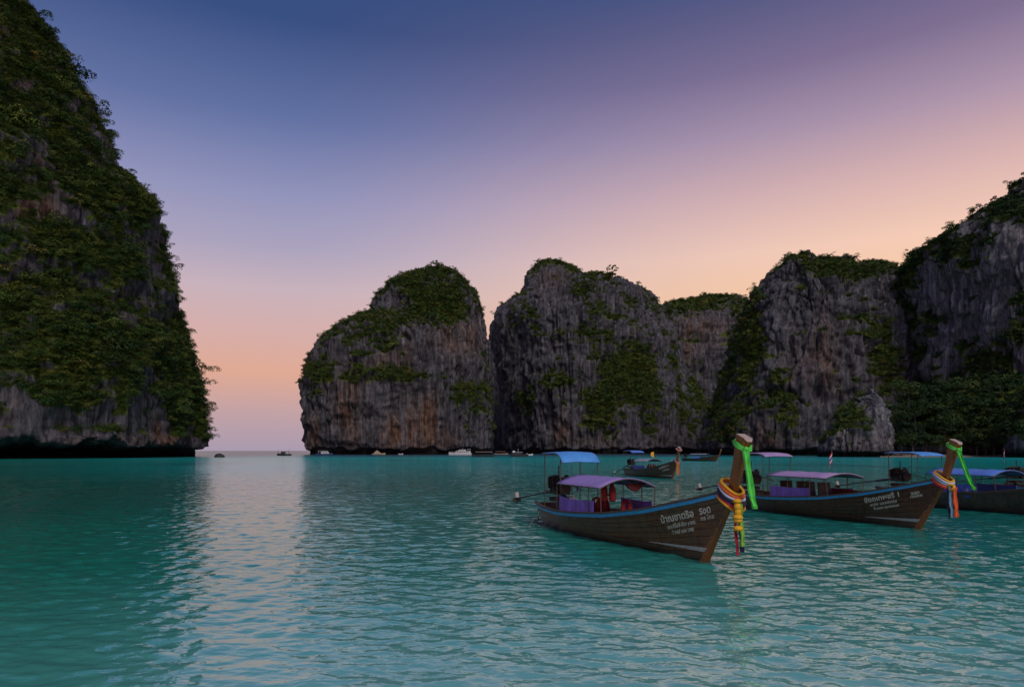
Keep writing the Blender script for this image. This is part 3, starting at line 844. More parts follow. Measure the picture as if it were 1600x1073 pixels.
rs = random.Random(5)
forest = []
for k in range(34):
    px = rs.uniform(1408, 1600); row = k % 4
    base = 700 - row * 26 - rs.uniform(0, 14)
    d = 256 + row * 7 + rs.uniform(-2, 2)
    forest.append((px, base, d, row, ('umbrella', 'round', 'spread')[k % 3]))
forest.sort(key=lambda q: (q[3], q[0]))
ORD = ('first', 'second', 'third', 'fourth', 'fifth', 'sixth', 'seventh', 'eighth', 'ninth', 'tenth')
LOOK = {'umbrella': 'flat topped', 'round': 'round crowned', 'spread': 'wide spreading'}
ROW = ('row nearest the beach', 'second row above the beach', 'third row above the beach', 'top row above the beach')
cnt = {}
for (px, base, d, row, kind) in forest:
    n = cnt[row] = cnt.get(row, 0) + 1
    tree(kind, 'jungle_tree', ((px - 800) / FPX * d, d, max(zat(base + 14, d) - 3.0, .8)), rs.uniform(3.8, 5.6), rs.uniform(0, 6.28),
         '%s dark tree, %s from the left in the %s' % (LOOK[kind], ORD[n - 1], ROW[row]), 'jungle trees behind the beach')

def on_cliff(c, px, py):
    q = (c['px'] - px) ** 2 + (c['py'] - py) ** 2 + np.where(c['P'][..., 2] < 3, 1e6, 0)
    f = (c['N'] * np.array([0, -1, 0])).sum(-1)
    q = q + np.where(f < -.3, 1e5, 0)
    i = np.unravel_index(q.argmin(), q.shape)
    return c['P'][i]
for px, py, s, lab in ((60, 26, 3.2, 'bushy tree on the headland skyline nearest the top of the view'), (100, 80, 3.6, 'wind bent tree leaning over the upper headland skyline'),
                       (128, 128, 2.6, 'small tree on the headland skyline below the wind bent one'), (158, 182, 2.6, 'flat topped small tree on the middle headland skyline'),
                       (200, 262, 2.3, 'open branched tree jutting from the headland skyline halfway up'), (222, 292, 2.8, 'short tree just below the open branched tree on the headland edge'),
                       (256, 345, 3.6, 'dark clump topped tree at the bulge of the headland edge'), (266, 385, 2.4, 'small tree under the bulge of the headland edge'),
                       (300, 545, 2.6, 'small tree on the lower headland edge above the overhang'), (324, 640, 2.6, 'drooping tree at the lowest tip of the headland')):
    p = on_cliff(c_left, px, py)
    tree('skyline', 'skyline_tree', (p[0] - 2.6, p[1], p[2] - 1.4), s, px * .7, lab)
for px, py, s, kind, c, lab in ((1405, 402, 3.2, 'conifer', c_right, 'lone pointed tree standing in the notch between the two right hand cliffs'),
                                (1480, 356, 3.4, 'skyline', c_right, 'dense round tree on the ridge right of the notch'),
                                (1448, 376, 2.8, 'skyline', c_right, 'small tree on the ridge just above the notch'),
                                (1570, 296, 3.0, 'skyline', c_right, 'tree on the steep upper ridge near the frame edge'),
                                (1520, 336, 2.6, 'skyline', c_right, 'low tree halfway along the rising ridge'),
                                (1231, 400, 2.2, 'skyline', c_wall, 'tiny tree on the sharp corner of the limestone wall crest')):
    p = on_cliff(c, px, py)
    tree(kind, 'skyline_tree', (p[0], p[1], p[2] - 1.0), s, px * .3, lab)
# ------------------------------------------------------------------ long tail boats
class Boat:
    """frame of a moored boat: x forward from the foot of the stem, y to the far side, z up from the waterline"""
    def __init__(s, foot, head, length=8.6):
        s.f = foot; L = math.hypot(*head); s.u = (head[0] / L, head[1] / L)
        s.rz = math.atan2(s.u[1], s.u[0]); s.len = length
    def w(s, p):
        return Vector((s.f[0] + s.u[0] * p[0] - s.u[1] * p[1], s.f[1] + s.u[1] * p[0] + s.u[0] * p[1], p[2]))

QB = [0, .06, .15, .35, .55, .75, .88, .96, 1.0]
BB = [.48, .64, .78, .92, .86, .6, .34, .16, .075]
QG = [0, .1, .29, .45, .6, .757, .91, 1.0]
GG = [.66, .6, .57, .64, .745, .96, 1.29, 1.52]
HULL_L = [8.75]
def hull_pt(q, t, inset=0.0):
    L = HULL_L[0]
    G = np.interp(q, QG, GG); K = -.38 + .06 * max(0, q - .8) * 5
    z = K + (G - K) * t
    xs = -L - .28 * t
    xm = (z / 1.5) * (.86 if z > 0 else 1.1) + .06 * math.sin(max(0, min(1, z / 1.5)) * math.pi)
    x = xs + (xm - xs) * q
    e = np.interp(q, [0, .3, .6, .85, 1], [.5, .4, .45, .72, .9])
    y = np.interp(q, QB, BB) * t ** e - inset
    return (x, max(y, .012), z)

def hull_y(x, z):
    """half breadth of the planking at a point of the side"""
    q, t = .8, .5
    for _ in range(25):
        p = hull_pt(q, t)
        q = min(1, max(0, q + (x - p[0]) / 9.6 * .8))
        G = np.interp(q, QG, GG)
        t = min(1, max(.02, (z + .35) / (G + .35)))
    return hull_pt(q, t)[1]

NPLANK = 8
def hull_parts(root, mats, planks=True):
    Q = [0, .03, .08, .15, .25, .35, .45, .55, .63, .7, .76, .82, .87, .91, .945, .972, 1.0]
    T = [.04, .12, .2, .3, .4, .5, .6, .7, .8, .9, .985]
    b = MB()
    for s in (-1, 1):
        rings = []
        for q in Q:
            o = [hull_pt(q, t, .016) for t in T]
            i = [hull_pt(q, t, .06 if q < .97 else .02) for t in T[::-1][:-2]]
            rings.append([(x, s * y, z) for x, y, z in o + i])
        b.loft(rings if s < 0 else [r[::-1] for r in rings])
    # bottom
    b.loft([[(hull_pt(q, .04)[0], -hull_pt(q, .04)[1], hull_pt(q, .04)[2]), (hull_pt(q, .04)[0], hull_pt(q, .04)[1], hull_pt(q, .04)[2])] for q in Q], False, False)
    b.build('hull', mats['hull'], root)
    # strakes
    if planks:
        t0s = np.linspace(.2, .985, NPLANK + 1)
        Qp = np.linspace(0, 1, 23) ** .85
        for s in (-1, 1):
            for k in range(NPLANK):
                m = MB(); ta, tb = t0s[k] + .004, t0s[k + 1] - .005
                rings = []
                for q in Qp:
                    r = [hull_pt(q, ta, .02), hull_pt(q, ta, -.006), hull_pt(q, tb, .002), hull_pt(q, tb, .02)]
                    rings.append([(x, s * y, z) for x, y, z in r])
                m.loft(rings if s > 0 else [r[::-1] for r in rings])
                m.build('plank', mats['hull'], root)
    # transom
    tr = MB(); rim = [hull_pt(0, t, .03) for t in T]
    ring = [(x + .01, y, z) for x, y, z in rim] + [(x + .01, -y, z) for x, y, z in rim[::-1]]
    tr.loft([[(x - .02, y, z) for x, y, z in ring], [(x + .03, y, z) for x, y, z in ring]])
    tr.build('transom', mats['hull'], root)
    # gunwale cap and painted rubbing strake on each side
    Qr = np.linspace(0, .985, 26)
    for s in (-1, 1):
        g, r = MB(), MB()
        gr, rr = [], []
        for q in Qr:
            x, y, z = hull_pt(q, 1.0)
            gr.append([(x, s * (y + .045), z + .0), (x, s * (y - .075 if y > .1 else y * .2), z), (x, s * (y - .075 if y > .1 else y * .2), z + .045), (x, s * (y + .045), z + .045)])
            tp = 1 - .085 / (z + .36)
            x2, y2, z2 = hull_pt(q, tp)
            rr.append([(x2, s * (y2 + .004), z2), (x, s * (y + .002), z - .004), (x, s * (y + .034), z - .004), (x2, s * (y2 + .034), z2)])
        g.loft(gr); r.loft(rr)
        g.build('gunwale', mats['rail'], root)
        r.build('rub_rail', mats['strake'], root)
    # floor, thwarts, foredeck boards
    fl = MB(); A, B = [], []
    for q in np.linspace(.02, .8, 14):
        x, y, z = hull_pt(q, .62); A.append((x, -y + .06, .16)); B.append((x, y - .06, .16))
    fl.strip(A, B, .02).build('floor', M['inner'], root)
    for q in (.13, .3, .44, .58, .7):
        x, y, z = hull_pt(q, .9)
        MB().box((x, 0, z - .06), (.24, 2 * y - .1, .035)).build('thwart', M['inner'], root)
    for q in (.78, .82, .86, .9, .94):
        x, y, z = hull_pt(q, .95)
        MB().box((x, 0, z - .01), (.36, max(2 * y - .1, .08), .03)).build('deck_board', M['rail'], root)

def prow_part(root, mats):
    P = [(-.32, -.34), (-.02, 0), (.38, .66), (.78, 1.3), (.9, 1.55), (1.06, 2.02), (1.2, 2.42), (1.25, 2.56)]
    fore = [.06, .05, .05, .055, .06, .07, .08, .085]
    aft = [.12, .12, .12, .115, .115, .135, .17, .18]
    half = [.055, .06, .06, .062, .064, .075, .092, .098]
    m = MB(); rings = []
    for (x, z), f, a, h in zip(P, fore, aft, half):
        lean = .38 * (f + a) / 2
        rings.append([(x + f, -h * .55, z - f * .3), (x + f * .6, -h, z), (x - a, -h, z + a * .3), (x - a, h, z + a * .3), (x + f * .6, h, z), (x + f, h * .55, z - f * .3)])
    # slanted cut at the head
    rings[-1] = [(p[0], p[1], p[2] + (-.07 if i in (0, 5) else (-.04 if i in (1, 4) else .0))) for i, p in enumerate(rings[-1])]
    m.loft(rings)
    post = m.build('prow_post', mats['prow'], root)
    c = MB(); top = [(p[0], p[1] * .97, p[2] + .004) for p in rings[-1]]
    c.loft([top, [(p[0] - .003, p[1], p[2] + .012) for p in top]])
    c.build('cut_end', M['endgrain'], post)
    return post

def canopy_part(root, mats, x0, x1, hw, ze, rise, z_rear=0):
    n = 10; A = []
    for i in range(9):
        x = x0 + (x1 - x0) * i / 8
        row = []
        for j in range(n + 1):
            v = -1 + 2 * j / n
            sag = .012 * math.cos(i * math.pi) * (1 - abs(v))
            row.append(Vector((x, v * hw, ze + rise * (1 - v * v) + sag + z_rear * (1 - i / 8))))
        A.append(row)
    m = MB()
    rings = [r + [p + Vector((0, 0, .022)) for p in r[::-1]] for r in A]
    m.loft(rings)
    can = m.build('canopy', mats['canopy'], root, True)
    # hoops and poles
    for i in (0, 3, 6, 8):
        MB().tube([p - Vector((0, 0, .012)) for p in A[i]], .013, 5).build('hoop', M['metal'], can)
    for s in (-1, 1):
        MB().tube([A[i][0 if s < 0 else -1] + Vector((0, 0, .0)) for i in range(9)], .014, 5).build('edge_rail', M['metal'], can)
        for i in (0, 3, 6, 8):
            p = A[i][0 if s < 0 else -1]
            yb = hull_y(p.x, .62) - .03
            MB().tube([(p.x, s * min(abs(p.y), yb), .5), (p.x, p.y * .98, p.z)], .016, 6).build('canopy_post', M['metal'], root)
    return can

def stern_roof_part(root, mats, x0, x1, hw, zt, drop):
    m = MB(); prof = []
    for i in range(9):
        f = i / 8
        x = x0 + (x1 - x0) * min(1, f * 1.08 if f < .8 else .864 + (f - .8) * .68)
        z = zt - .03 * (1 - f) - drop * max(0, f - .55) ** 2 / .2025
        prof.append((x, z))
    rings = []
    for x, z in prof:
        row = [Vector((x, -hw + 2 * hw * j / 6, z + .03 * (1 - (j / 3 - 1) ** 2))) for j in range(7)]
        rings.append(row + [p + Vector((0, 0, .025)) for p in row[::-1]])
    m.loft(rings)
    rf = m.build('stern_roof', mats['roof'], root, True)
    for s in (-1, 1):
        MB().tube([(x, s * hw, z) for x, z in prof], .014, 5).build('edge_rail', M['metal'], rf)
        for (x, z) in (prof[1], prof[7]):
            yb = min(hw, hull_y(max(x, -8.9), .55) - .05)
            MB().tube([(x, s * yb, .5), (x, s * yb, .9), (x, s * hw, z - .12), (x + .01, s * hw, z)], .017, 6).build('roof_post', M['metal'], root)
    return rf

def engine_part(root, mats, x=-8.15, swing=0.0, dip=-.5, rust=True):
    e = MB()
    e.box((x, 0, 1.13), (.62, .42, .36)); e.box((x + .1, .02, 1.38), (.4, .3, .2))
    eng = e.build('engine', M['engine'], root)
    MB().box((x - .02, 0, .8), (.5, .5, .12)).build('mount', M['rust'], eng)
    MB().tube([(x, 0, .45), (x, 0, .8)], .07, 8).build('pivot', M['rust'], eng)
    for dx in (-.2, 0, .2):
        MB().tube([(x + dx, -.21, 1.2), (x + dx, -.3, 1.28), (x + dx * .6, -.3, 1.48), (x + dx * .5, -.1, 1.52)], .035, 6).build('manifold_pipe', M['rust'], eng)
    MB().tube([(x + .1, -.08, 1.45), (x + .1, -.08, 1.85)], .022, 6).build('exhaust', M['engine'], eng)
    f = MB(); f.tube([(x + .36, 0, 1.16), (x + .42, 0, 1.16)], .2, 12); f.build('flywheel', M['rust'], eng)
    MB().ball((x + .05, .2, 1.42), (.13, .1, .14)).build('fuel_tank', M['black'], eng)
    MB().box((x - .28, -.02, 1.3), (.1, .5, .34)).build('radiator', M['engine'], eng)
    MB().tube([(x + .2, .1, 1.3), (x + .8, .14, 1.22), (x + 1.25, .16, 1.12)], .02, 6).build('tiller', M['metal'], eng)
    for k in range(7):
        a = k * .9
        MB().tube([(x + .25 * math.cos(a), -.22, 1.02 + .1 * (k % 3)), (x + .1 * math.sin(a), -.27, 1.22), (x - .2 * math.cos(a), -.16, 1.36)], .012, 4).build('hose', M['black'], eng)
    # the long tail
    a0 = Vector((x - .25, 0, 1.06)); a1 = Vector((x - 3.9, swing, 1.06 + dip))
    MB().tube([a0, a0.lerp(a1, .3)], .055, 8).build('shaft_sleeve', M['shaft'], eng)
    MB().tube([a0.lerp(a1, .25), a1], .03, 7).build('drive_shaft', M['shaft'], eng)
    p = MB(); d = (a1 - a0).normalized()
    p.tube([a1 - d * .03, a1 + d * .12], [.05, .03], 7)
    side = Vector((0, 1, 0)); up = d.cross(side).normalized()
    for k in range(3):
        an = k * 2.09 + .5
        r = side * math.cos(an) + up * math.sin(an); tq = d.cross(r)
        b0 = a1 + d * .05
        p.loft([[b0 + tq * .05 + d * .02, b0 - tq * .05 - d * .02, b0 - tq * .05 - d * .01, b0 + tq * .05 + d * .03],
                [b0 + r * .12 + tq * .06 + d * .03, b0 + r * .12 - tq * .06 - d * .03, b0 + r * .12 - tq * .06 - d * .02, b0 + r * .12 + tq * .06 + d * .04],
                [b0 + r * .19 + tq * .02 + d * .01, b0 + r * .19 - tq * .03 - d * .02, b0 + r * .19 - tq * .03 - d * .01, b0 + r * .19 + tq * .02 + d * .02]])
    p.build('propeller', M['rust'], eng)
    MB().tube([a1 + Vector((.02, 0, .02)), a1 + Vector((-.05, 0, .2))], .075, 9).build('shaft_guard', M['guard'], eng)
    MB().tube([a1 + Vector((.1, 0, -.01)), a1 + Vector((-.05, 0, -.2))], .022, 6).build('skeg', M['shaft'], eng)

def side_cloth(root, mat, x0, x1, side, z0, z1, wav=.015):
    A, B = [], []
    for i in range(13):
        x = x0 + (x1 - x0) * i / 12
        y = hull_y(x, .6) - .07
        A.append((x, side * (y + wav * math.sin(i * 2.1)), z0)); B.append((x, side * (y - .03 + wav * math.cos(i * 1.7)), z1 - .03 * math.sin(i / 12 * math.pi)))
    return MB().strip(A, B, .025, (0, side, 0)).build('side_cloth', mat, root, False)

def lettering(root, lines, mat, off=.012):
    """painted words wrapped on the near side of the bow: (text, x, z, height, width or None, slope)"""
    for (txt, x, z, h, w, slope) in lines:
        cu = bpy.data.curves.new('lettering', 'FONT')
        cu.body = txt; cu.size = 1.0; cu.offset = .022; cu.resolution_u = 2
        ob = bpy.data.objects.new('lettering', cu); COL.objects.link(ob)
        bpy.context.view_layer.update()
        me = bpy.data.meshes.new_from_object(ob.evaluated_get(bpy.context.evaluated_depsgraph_get()))
        bpy.data.objects.remove(ob)
        n = len(me.vertices)
        if n == 0: continue
        V = np.zeros(n * 3, np.float32); me.vertices.foreach_get('co', V); V = V.reshape(-1, 3)
        x0, x1 = V[:, 0].min(), V[:, 0].max()
        sx = (w / (x1 - x0)) if w else h
        out = np.zeros_like(V)
        for i, (a, b, c) in enumerate(V):
            lx = x + (a - x0) * sx; lz = z + b * h * 1.35 + slope * (lx - x)
            out[i] = (lx, -(hull_y(lx, lz) + off), lz)
        me.vertices.foreach_set('co', out.ravel()); me.update()
        me.name = 'lettering'
        link('lettering', me, mat, root)

def boot_stripe(root, x0, x1, z, w0, w1, mat):
    A, B = [], []
    for i in range(13):
        x = x0 + (x1 - x0) * i / 12; w = w0 + (w1 - w0) * i / 12
        A.append((x, -(hull_y(x, z) + .011), z)); B.append((x, -(hull_y(x, z + w) + .011), z + w))
    MB().strip(A, B, .006, (0, -1, 0)).build('boot_stripe', mat, root)

def longtail(B, label, mats, name='longtail_boat', L=8.75, eng=-8.15, canopy=(-6.0, -3.3, .8, 1.36, .22), roof=(-8.15, -6.75, .6, 2.22, .26), lines=(), stripe=True, cloth=None, dip=-.5, planks=True, swing=0.0):
    root = empty(name, (B.f[0], B.f[1], 0), B.rz, label, 'boat', 'long tail boats moored in the bay')
    HULL_L[0] = L
    hull_parts(root, mats, planks)
    prow_part(root, mats)
    if canopy: canopy_part(root, mats, *canopy)
    if roof: stern_roof_part(root, mats, *roof)
    engine_part(root, mats, x=eng, dip=dip, swing=swing)
    if cloth:
        side_cloth(root, cloth, -5.75, -3.75, -1, .5, 1.02)
        side_cloth(root, cloth, -5.2, -3.3, 1, .5, 1.0)
    if stripe: boot_stripe(root, -1.75, .1, .2, .015, .1, M['boot'])
    lettering(root, lines, M['letter'])
    # stern ladder and mooring line
    lad = MB()
    x, y, z = hull_pt(.02, 1.0)
    lad.tube([(x - .05, -y * .5, z), (x - .45, -y * .62, -.05)], .014, 5); lad.tube([(x - .05, -y * .1, z), (x - .45, -y * .1, -.05)], .014, 5)
    for f in (.3, .55, .8, .98): lad.tube([(x - .05 - .4 * f, -y * (.5 + .12 * f), z - (z + .05) * f), (x - .05 - .4 * f, -y * .1, z - (z + .05) * f)], .012, 5)
    lad.build('boarding_ladder', M['metal'], root)
    return root

def rope_line(B, p0, p1, label, sag=.25):
    w0, w1 = B.w(p0), B.w(p1)
    pts = [w0.lerp(w1, i / 10) - Vector((0, 0, sag * math.sin(i / 10 * math.pi))) for i in range(11)]
    tag(MB().tube(pts, .012, 5).build('mooring_rope', M['rope']), label, 'rope')

# ---- cloths tied round the prow
def ring_pts(c, rx, ry, tilt, n=22, wob=.0, ph=0):
    out = []
    for i in range(n):
        a = 2 * math.pi * i / n
        x = rx * math.cos(a); y = ry * math.sin(a)
        out.append((c[0] + x, c[1] + y, c[2] - tilt * x + wob * math.sin(3 * a + ph)))
    return out

def local_thing(B, name, label, cat, group=None):
    return empty(name, (B.f[0], B.f[1], 0), B.rz, label, cat, group)

def flat_ribbon(root, name, mat, pts, width, axis=(1, 0, 0), th=.012):
    a = Vector(axis).normalized() * (width / 2)
    A = [Vector(p) - a for p in pts]; Bp = [Vector(p) + a for p in pts]
    nrm = Vector(axis).cross(Vector((0, 0, 1))).normalized()
    rings = []
    n = len(A); m = (n - 1) * 3
    for k in range(m + 1):
        f = k / 3; i = min(int(f), n - 2); f -= i
        sl = nrm * (.014 * math.sin(k * 1.3 + width * 60))
        p = A[i].lerp(A[i + 1], f) + sl; q = Bp[i].lerp(Bp[i + 1], f) - sl
        nar = .06 + .1 * (1 + math.sin(k * .8 + width * 31)) / 2
        p, q = p.lerp(q, nar), q.lerp(p, nar)
        m1 = p.lerp(q, .3) + nrm * .022; m2 = p.lerp(q, .62) - nrm * .012
        rings.append([p, m1, m2, q, q + nrm * th * .4, m2 + nrm * th * .4, m1 + nrm * th * .4, p + nrm * th * .4])
    return MB().loft(rings).build(name, mat, root)

def head_sash(B, label, tail, mat='lime'):
    r = local_thing(B, 'prow_sash', label, 'sash', 'lime sashes tied round prow heads')
    m = MB(); rings = []
    pts = ring_pts((1.125, 0, 2.41), .19, .135, .42, 20, .01)
    n = len(pts)
    for i in range(n + 1):
        x, y, z = pts[i % n]
        d = Vector((x - 1.125, y * 1.6, 0)).normalized() * .018
        w = .042 + .018 * math.sin(i * .9)
        rings.append([Vector((x, y, z - w)), Vector((x, y, z + w)), Vector((x, y, z + w)) + d, Vector((x, y, z - w)) + d])
    m.loft(rings).build('band', M[mat], r)
    k = Vector((1.33, -.08, 2.33))
    MB().ball(k, (.05, .055, .05), 8, 5).build('knot', M[mat], r, True)
    # tail falls from the knot; tail given as offsets in photo-side and height
    side = Vector((B.u[1] * 0, 0, 0))
    pts = [k]
    for f in (.15, .35, .6, .8, 1.0):
        pts.append(k + Vector((tail[0] * f, tail[1] * f, -tail[2] * f - .05 * math.sin(f * 3.1))))
    ax = (.65, .76, 0)
    flat_ribbon(r, 'tail', M[mat], pts, .13, ax)
    flat_ribbon(r, 'tail', M[mat], [p + Vector((.012, -.03, -.02)) for p in pts[:-1]] + [pts[-1] + Vector((.05, -.03, .05))], .12, ax)
    return r

def garland(B, label, bands, hang, beads=True):
    r = local_thing(B, 'bow_garland', label, 'garland', 'garlands wrapped round the bows')
    for i, (mat, dz, rad) in enumerate(bands):
        pts = ring_pts((.8 + dz * .15, 0, 1.5 + dz), .27 + rad, .18 + rad * .8, .55, 24, .012, i)
        MB().tube(pts, .03, 6, True).build('wrap', M[mat], r, True)
    k = Vector((1.1, -.08, 1.34))
    if beads:
        for i, (dx, dz, s) in enumerate(((0, .0, .085), (.015, -.11, .07), (.02, -.21, .065), (.02, -.31, .1), (.02, -.37, .085), (.03, -.52, .095))):
            MB().ball(k + Vector((dx + .06, -.07, dz)), (s, s, s * (1.2 if i in (1, 2) else .62)), 9, 6).build('flower_ball', M['yellow'], r, True)
    for i, (mat, dx, dy, ln, w) in enumerate(hang):
        p0 = k + Vector((dx, dy, -.04))
        pts = [p0 + Vector((.05 * f * f + .012 * math.sin(f * 9 + i), .02 * f, -ln * f)) for f in (0, .12, .3, .5, .7, .85, 1)]
        flat_ribbon(r, 'hanging_ribbon', M[mat], pts, w, (.65, .76, 0))
    return r

def vest(B, p, rz, label, hang=False, s=1.0):
    root = empty('life_vest', B.w(p), B.rz + rz, label, 'life vest', 'red life vests stowed in the boats')
    m = MB()
    for sy in (-1, 1):
        rings = []
        for (z, w, d) in ((0, .1, .05), (.05, .13, .075), (.25, .14, .08), (.4, .12, .07), (.52, .07, .05), (.56, .05, .03)):
            cy = sy * (.13 if z < .35 else .13 - (z - .35) * .1)
            rings.append([(d * math.cos(a) * s, (cy + w * .8 * math.sin(a)) * s, z * s) for a in [k * math.pi / 4 for k in range(8)]])
        m.loft(rings)
    m.build('vest_panel', M['vest'], root, True)
    MB().box((.075 * s, 0, .2 * s), (.02, .34 * s, .04)).build('strap', M['black'], root)
    c = MB(); c.tube([(-.02, -.12 * s, .54 * s), (-.07, 0, .6 * s), (-.02, .12 * s, .54 * s)], .035, 6); c.build('collar', M['vest'], root)
    return root

def flag(B, p, label, h=.62, lean=(.02, .02), national=True):
    w = B.w(p)
    root = empty('flag', w, B.rz, label, 'flag', 'small flags on the boats' if national else None)
    MB().tube([(0, 0, 0), (lean[0] * .5, lean[1] * .5, h * .5), (lean[0], lean[1], h)], .009, 5).build('flag_pole', M['metal'], root)
    if national:
        # stripes red, white, blue (double), white, red; the cloth droops
        z = [0, 1 / 6, 2 / 6, 4 / 6, 5 / 6, 1]
        cloth = empty('cloth', (0, 0, 0)); cloth.parent = root
        for k, mt in enumerate(('flag_red', 'flag_white', 'flag_blue', 'flag_white', 'flag_red')):
            A, Bq = [], []
            for i in range(7):
                f = i / 6
                x = lean[0] + .02 + .22 * f; y = lean[1] - .3 * f + .03 * math.sin(f * 7)
                zt = h - .02 - .36 * f
                A.append((x, y, zt - .34 * z[k + 1])); Bq.append((x, y, zt - .34 * z[k]))
            MB().strip(A, Bq, .004, (0, 1, 0)).build('stripe', M[mt], cloth)
    return root
M['flag_red'] = worn('flag_red', (.55, .02, .05), .7, .1, 9); M['flag_white'] = worn('flag_white', (.7, .68, .72), .7, .08, 9); M['flag_blue'] = worn('flag_blue', (.03, .04, .25), .7, .1, 9)

# ---- boat one: nearest
B1 = Boat((4.05, 14.18), (.336, -.942))
mats1 = dict(hull=M['hull'], rail=M['rail'], strake=M['blue_rail'], prow=M['prow'], canopy=M['purple'], roof=M['blue_canvas'])
longtail(B1, 'nearest dark wooden long tail boat with purple canopy, blue stern roof and green prow sash', mats1, cloth=M['purple_deep'], L=8.15, eng=-7.6, roof=(-7.6, -6.05, .6, 2.24, .3),
         lines=[('บ้าณฃาตรือ', -1.12, .70, .155, .98, .235), ('ร๐ด', .02, .985, .155, .3, .24),
                ('เลนาทีไลลี-ชีกา yาดด.', -.98, .585, .085, .86, .235), ('ทร โกย', .03, .86, .085, .36, .24), ('7 พดส์ ของ 1988', -.88, .475, .085, .66, .22)])
head_sash(B1, 'lime green sash tied round the head of the tallest prow, tail hanging straight', (.1, .12, 1.12))
garland(B1, 'yellow, red and navy garland with marigold balls on the nearest bow', [('yellow', .1, -.01), ('orange_rib', .045, .01), ('white_rib', -.01, .02), ('navy', -.065, .028), ('navy', -.11, .03), ('red_rib', -.155, .03), ('yellow', -.2, .04)],
        [('red_rib', -.03, -.05, 1.0, .07), ('navy', .05, .0, .93, .1), ('limegreen', .11, -.03, .82, .09), ('yellow', .03, -.06, .3, .07)])
rope_line(B1, (-8.0, -.5, .6), (-7.45, -1.15, -.1), 'grey mooring rope dropping from the stern of the nearest boat', .05)
for i, (x, y, z, rz) in enumerate(((-5.3, .1, .56, 2.9), (-5.05, .22, .56, 3.0), (-4.85, .02, .55, 2.8), (-4.1, .4, .54, 2.9))):
    vest(B1, (x, y, z), rz, ('dark red life vest propped furthest aft in the row inside the nearest boat', 'red life vest standing second in the row inside the nearest boat', 'red life vest leaning forward of two others inside the nearest boat', 'single bright red life vest against the far side of the nearest boat')[i], s=.72)
vest(B1, (-3.9, -.25, .98), 2.5, 'dark red life vest hanging under the canopy of the nearest boat', True, .85)
o = empty('hanging_cloth', B1.w((-5.2, -.55, 1.2)), B1.rz, 'small purple rag hanging from the canopy edge of the nearest boat', 'rag')
MB().loft([[(-.1, 0, .18), (.1, 0, .18), (.1, .03, .18), (-.1, .03, .18)], [(-.07, .02, .08), (.09, -.02, .06), (.09, .02, .06), (-.07, .05, .08)], [(.0, 0, -.02), (.04, 0, -.03), (.04, .02, -.03), (0, .02, -.02)]]).build('cloth', M['purple_deep'], o)
o = empty('hanging_cloth', B1.w((-3.55, .35, 1.22)), B1.rz, 'dark red rag bunched under the bow end of the canopy on the nearest boat', 'rag')
MB().loft([[(-.05, -.3, .24), (.05, -.3, .24), (.05, .3, .26), (-.05, .3, .26)], [(-.05, -.2, .12), (.05, -.2, .12), (.05, .18, .16), (-.05, .18, .16)], [(-.03, -.02, .02), (.03, -.02, .02), (.03, .05, .03), (-.03, .05, .03)]]).build('cloth', M['redcloth'], o)
def bundle(B, p, label, mat, s=.2):
    o = empty('bundle', B.w(p), B.rz, label, 'bundle')
    b = MB().ball((0, 0, s * .8), (s, s * .8, s * .8), 10, 7); b.build('sack', mat, o, True)
    MB().tube([(0, 0, s * 1.45), (.02, 0, s * 1.9)], [s * .3, s * .4], 7).build('tied_neck', mat, o)
bundle(B1, (-6.9, .1, .62), 'brown sack tied at the neck in the stern of the nearest boat', M['guard'], .17)
def tyre(B, p, label, r=.24):
    o = empty('tyre_fender', B.w(p), B.rz, label, 'fender')
    MB().tube([(r * math.cos(a), 0, r * math.sin(a)) for a in [k * math.pi / 8 for k in range(16)]], .075, 7, True).build('tyre', M['black'], o, True)
    MB().tube([(0, 0, r), (0, 0, r + .2)], .012, 5).build('lanyard', M['rope'], o)
tyre(B1, (-6.05, -.6, .78), 'black tyre fender leaning by the purple side cloth of the nearest boat')

# ---- boat two
B2 = Boat((12.0, 20.1), (.275, -.96))
mats2 = dict(hull=M['hull_dark'], rail=M['rail'], strake=M['blue_rail'], prow=M['prow'], canopy=M['lilac'], roof=M['lilac'])
longtail(B2, 'dark long tail boat with lilac canopies and white lettering, second from the viewer', mats2, canopy=(-6.0, -2.95, .8, 1.37, .15), cloth=M['purple_deep'], L=8.5, eng=-8.1, roof=(-8.0, -6.35, .62, 2.2, .14),
         lines=[('ชัยถเทพชรี 1', -1.6, .66, .15, 1.15, .24), ('300', -.1, .99, .09, .26, .24), ('ทรโกย', -.13, .9, .08, .36, .24),
                ('เกส์ส แลศลึกร์ส', -1.45, .56, .085, .9, .22), ('TLคลภ-ๆรสรแณย', -1.38, .45, .08, .86, .22)])
head_sash(B2, 'lime green sash on the second tallest prow, tail blown out to the right', (-.05, .62, 1.12))
garland(B2, 'pale blue, white and orange garland wrapped round the second bow', [('yellow', .08, -.01), ('white_rib', .03, .01), ('sky_rib', -.03, .02), ('orange_rib', -.1, .03), ('red_rib', -.15, .03)],
        [('navy', -.07, -.04, .88, .08), ('sky_rib', .0, -.03, .86, .1), ('orange_rib', .1, .02, .84, .13)], False)
o = empty('marigold_loop', B2.w((1.12, -.1, 1.28)), B2.rz, 'small marigold loop hanging from the knot of the second bow garland', 'flower loop')
MB().tube([(.09 * math.cos(a), .02 * math.sin(2 * a), .07 * math.sin(a)) for a in [k * math.pi / 7 for k in range(14)]], .04, 6, True).build('flower_ring', M['yellow'], o, True)
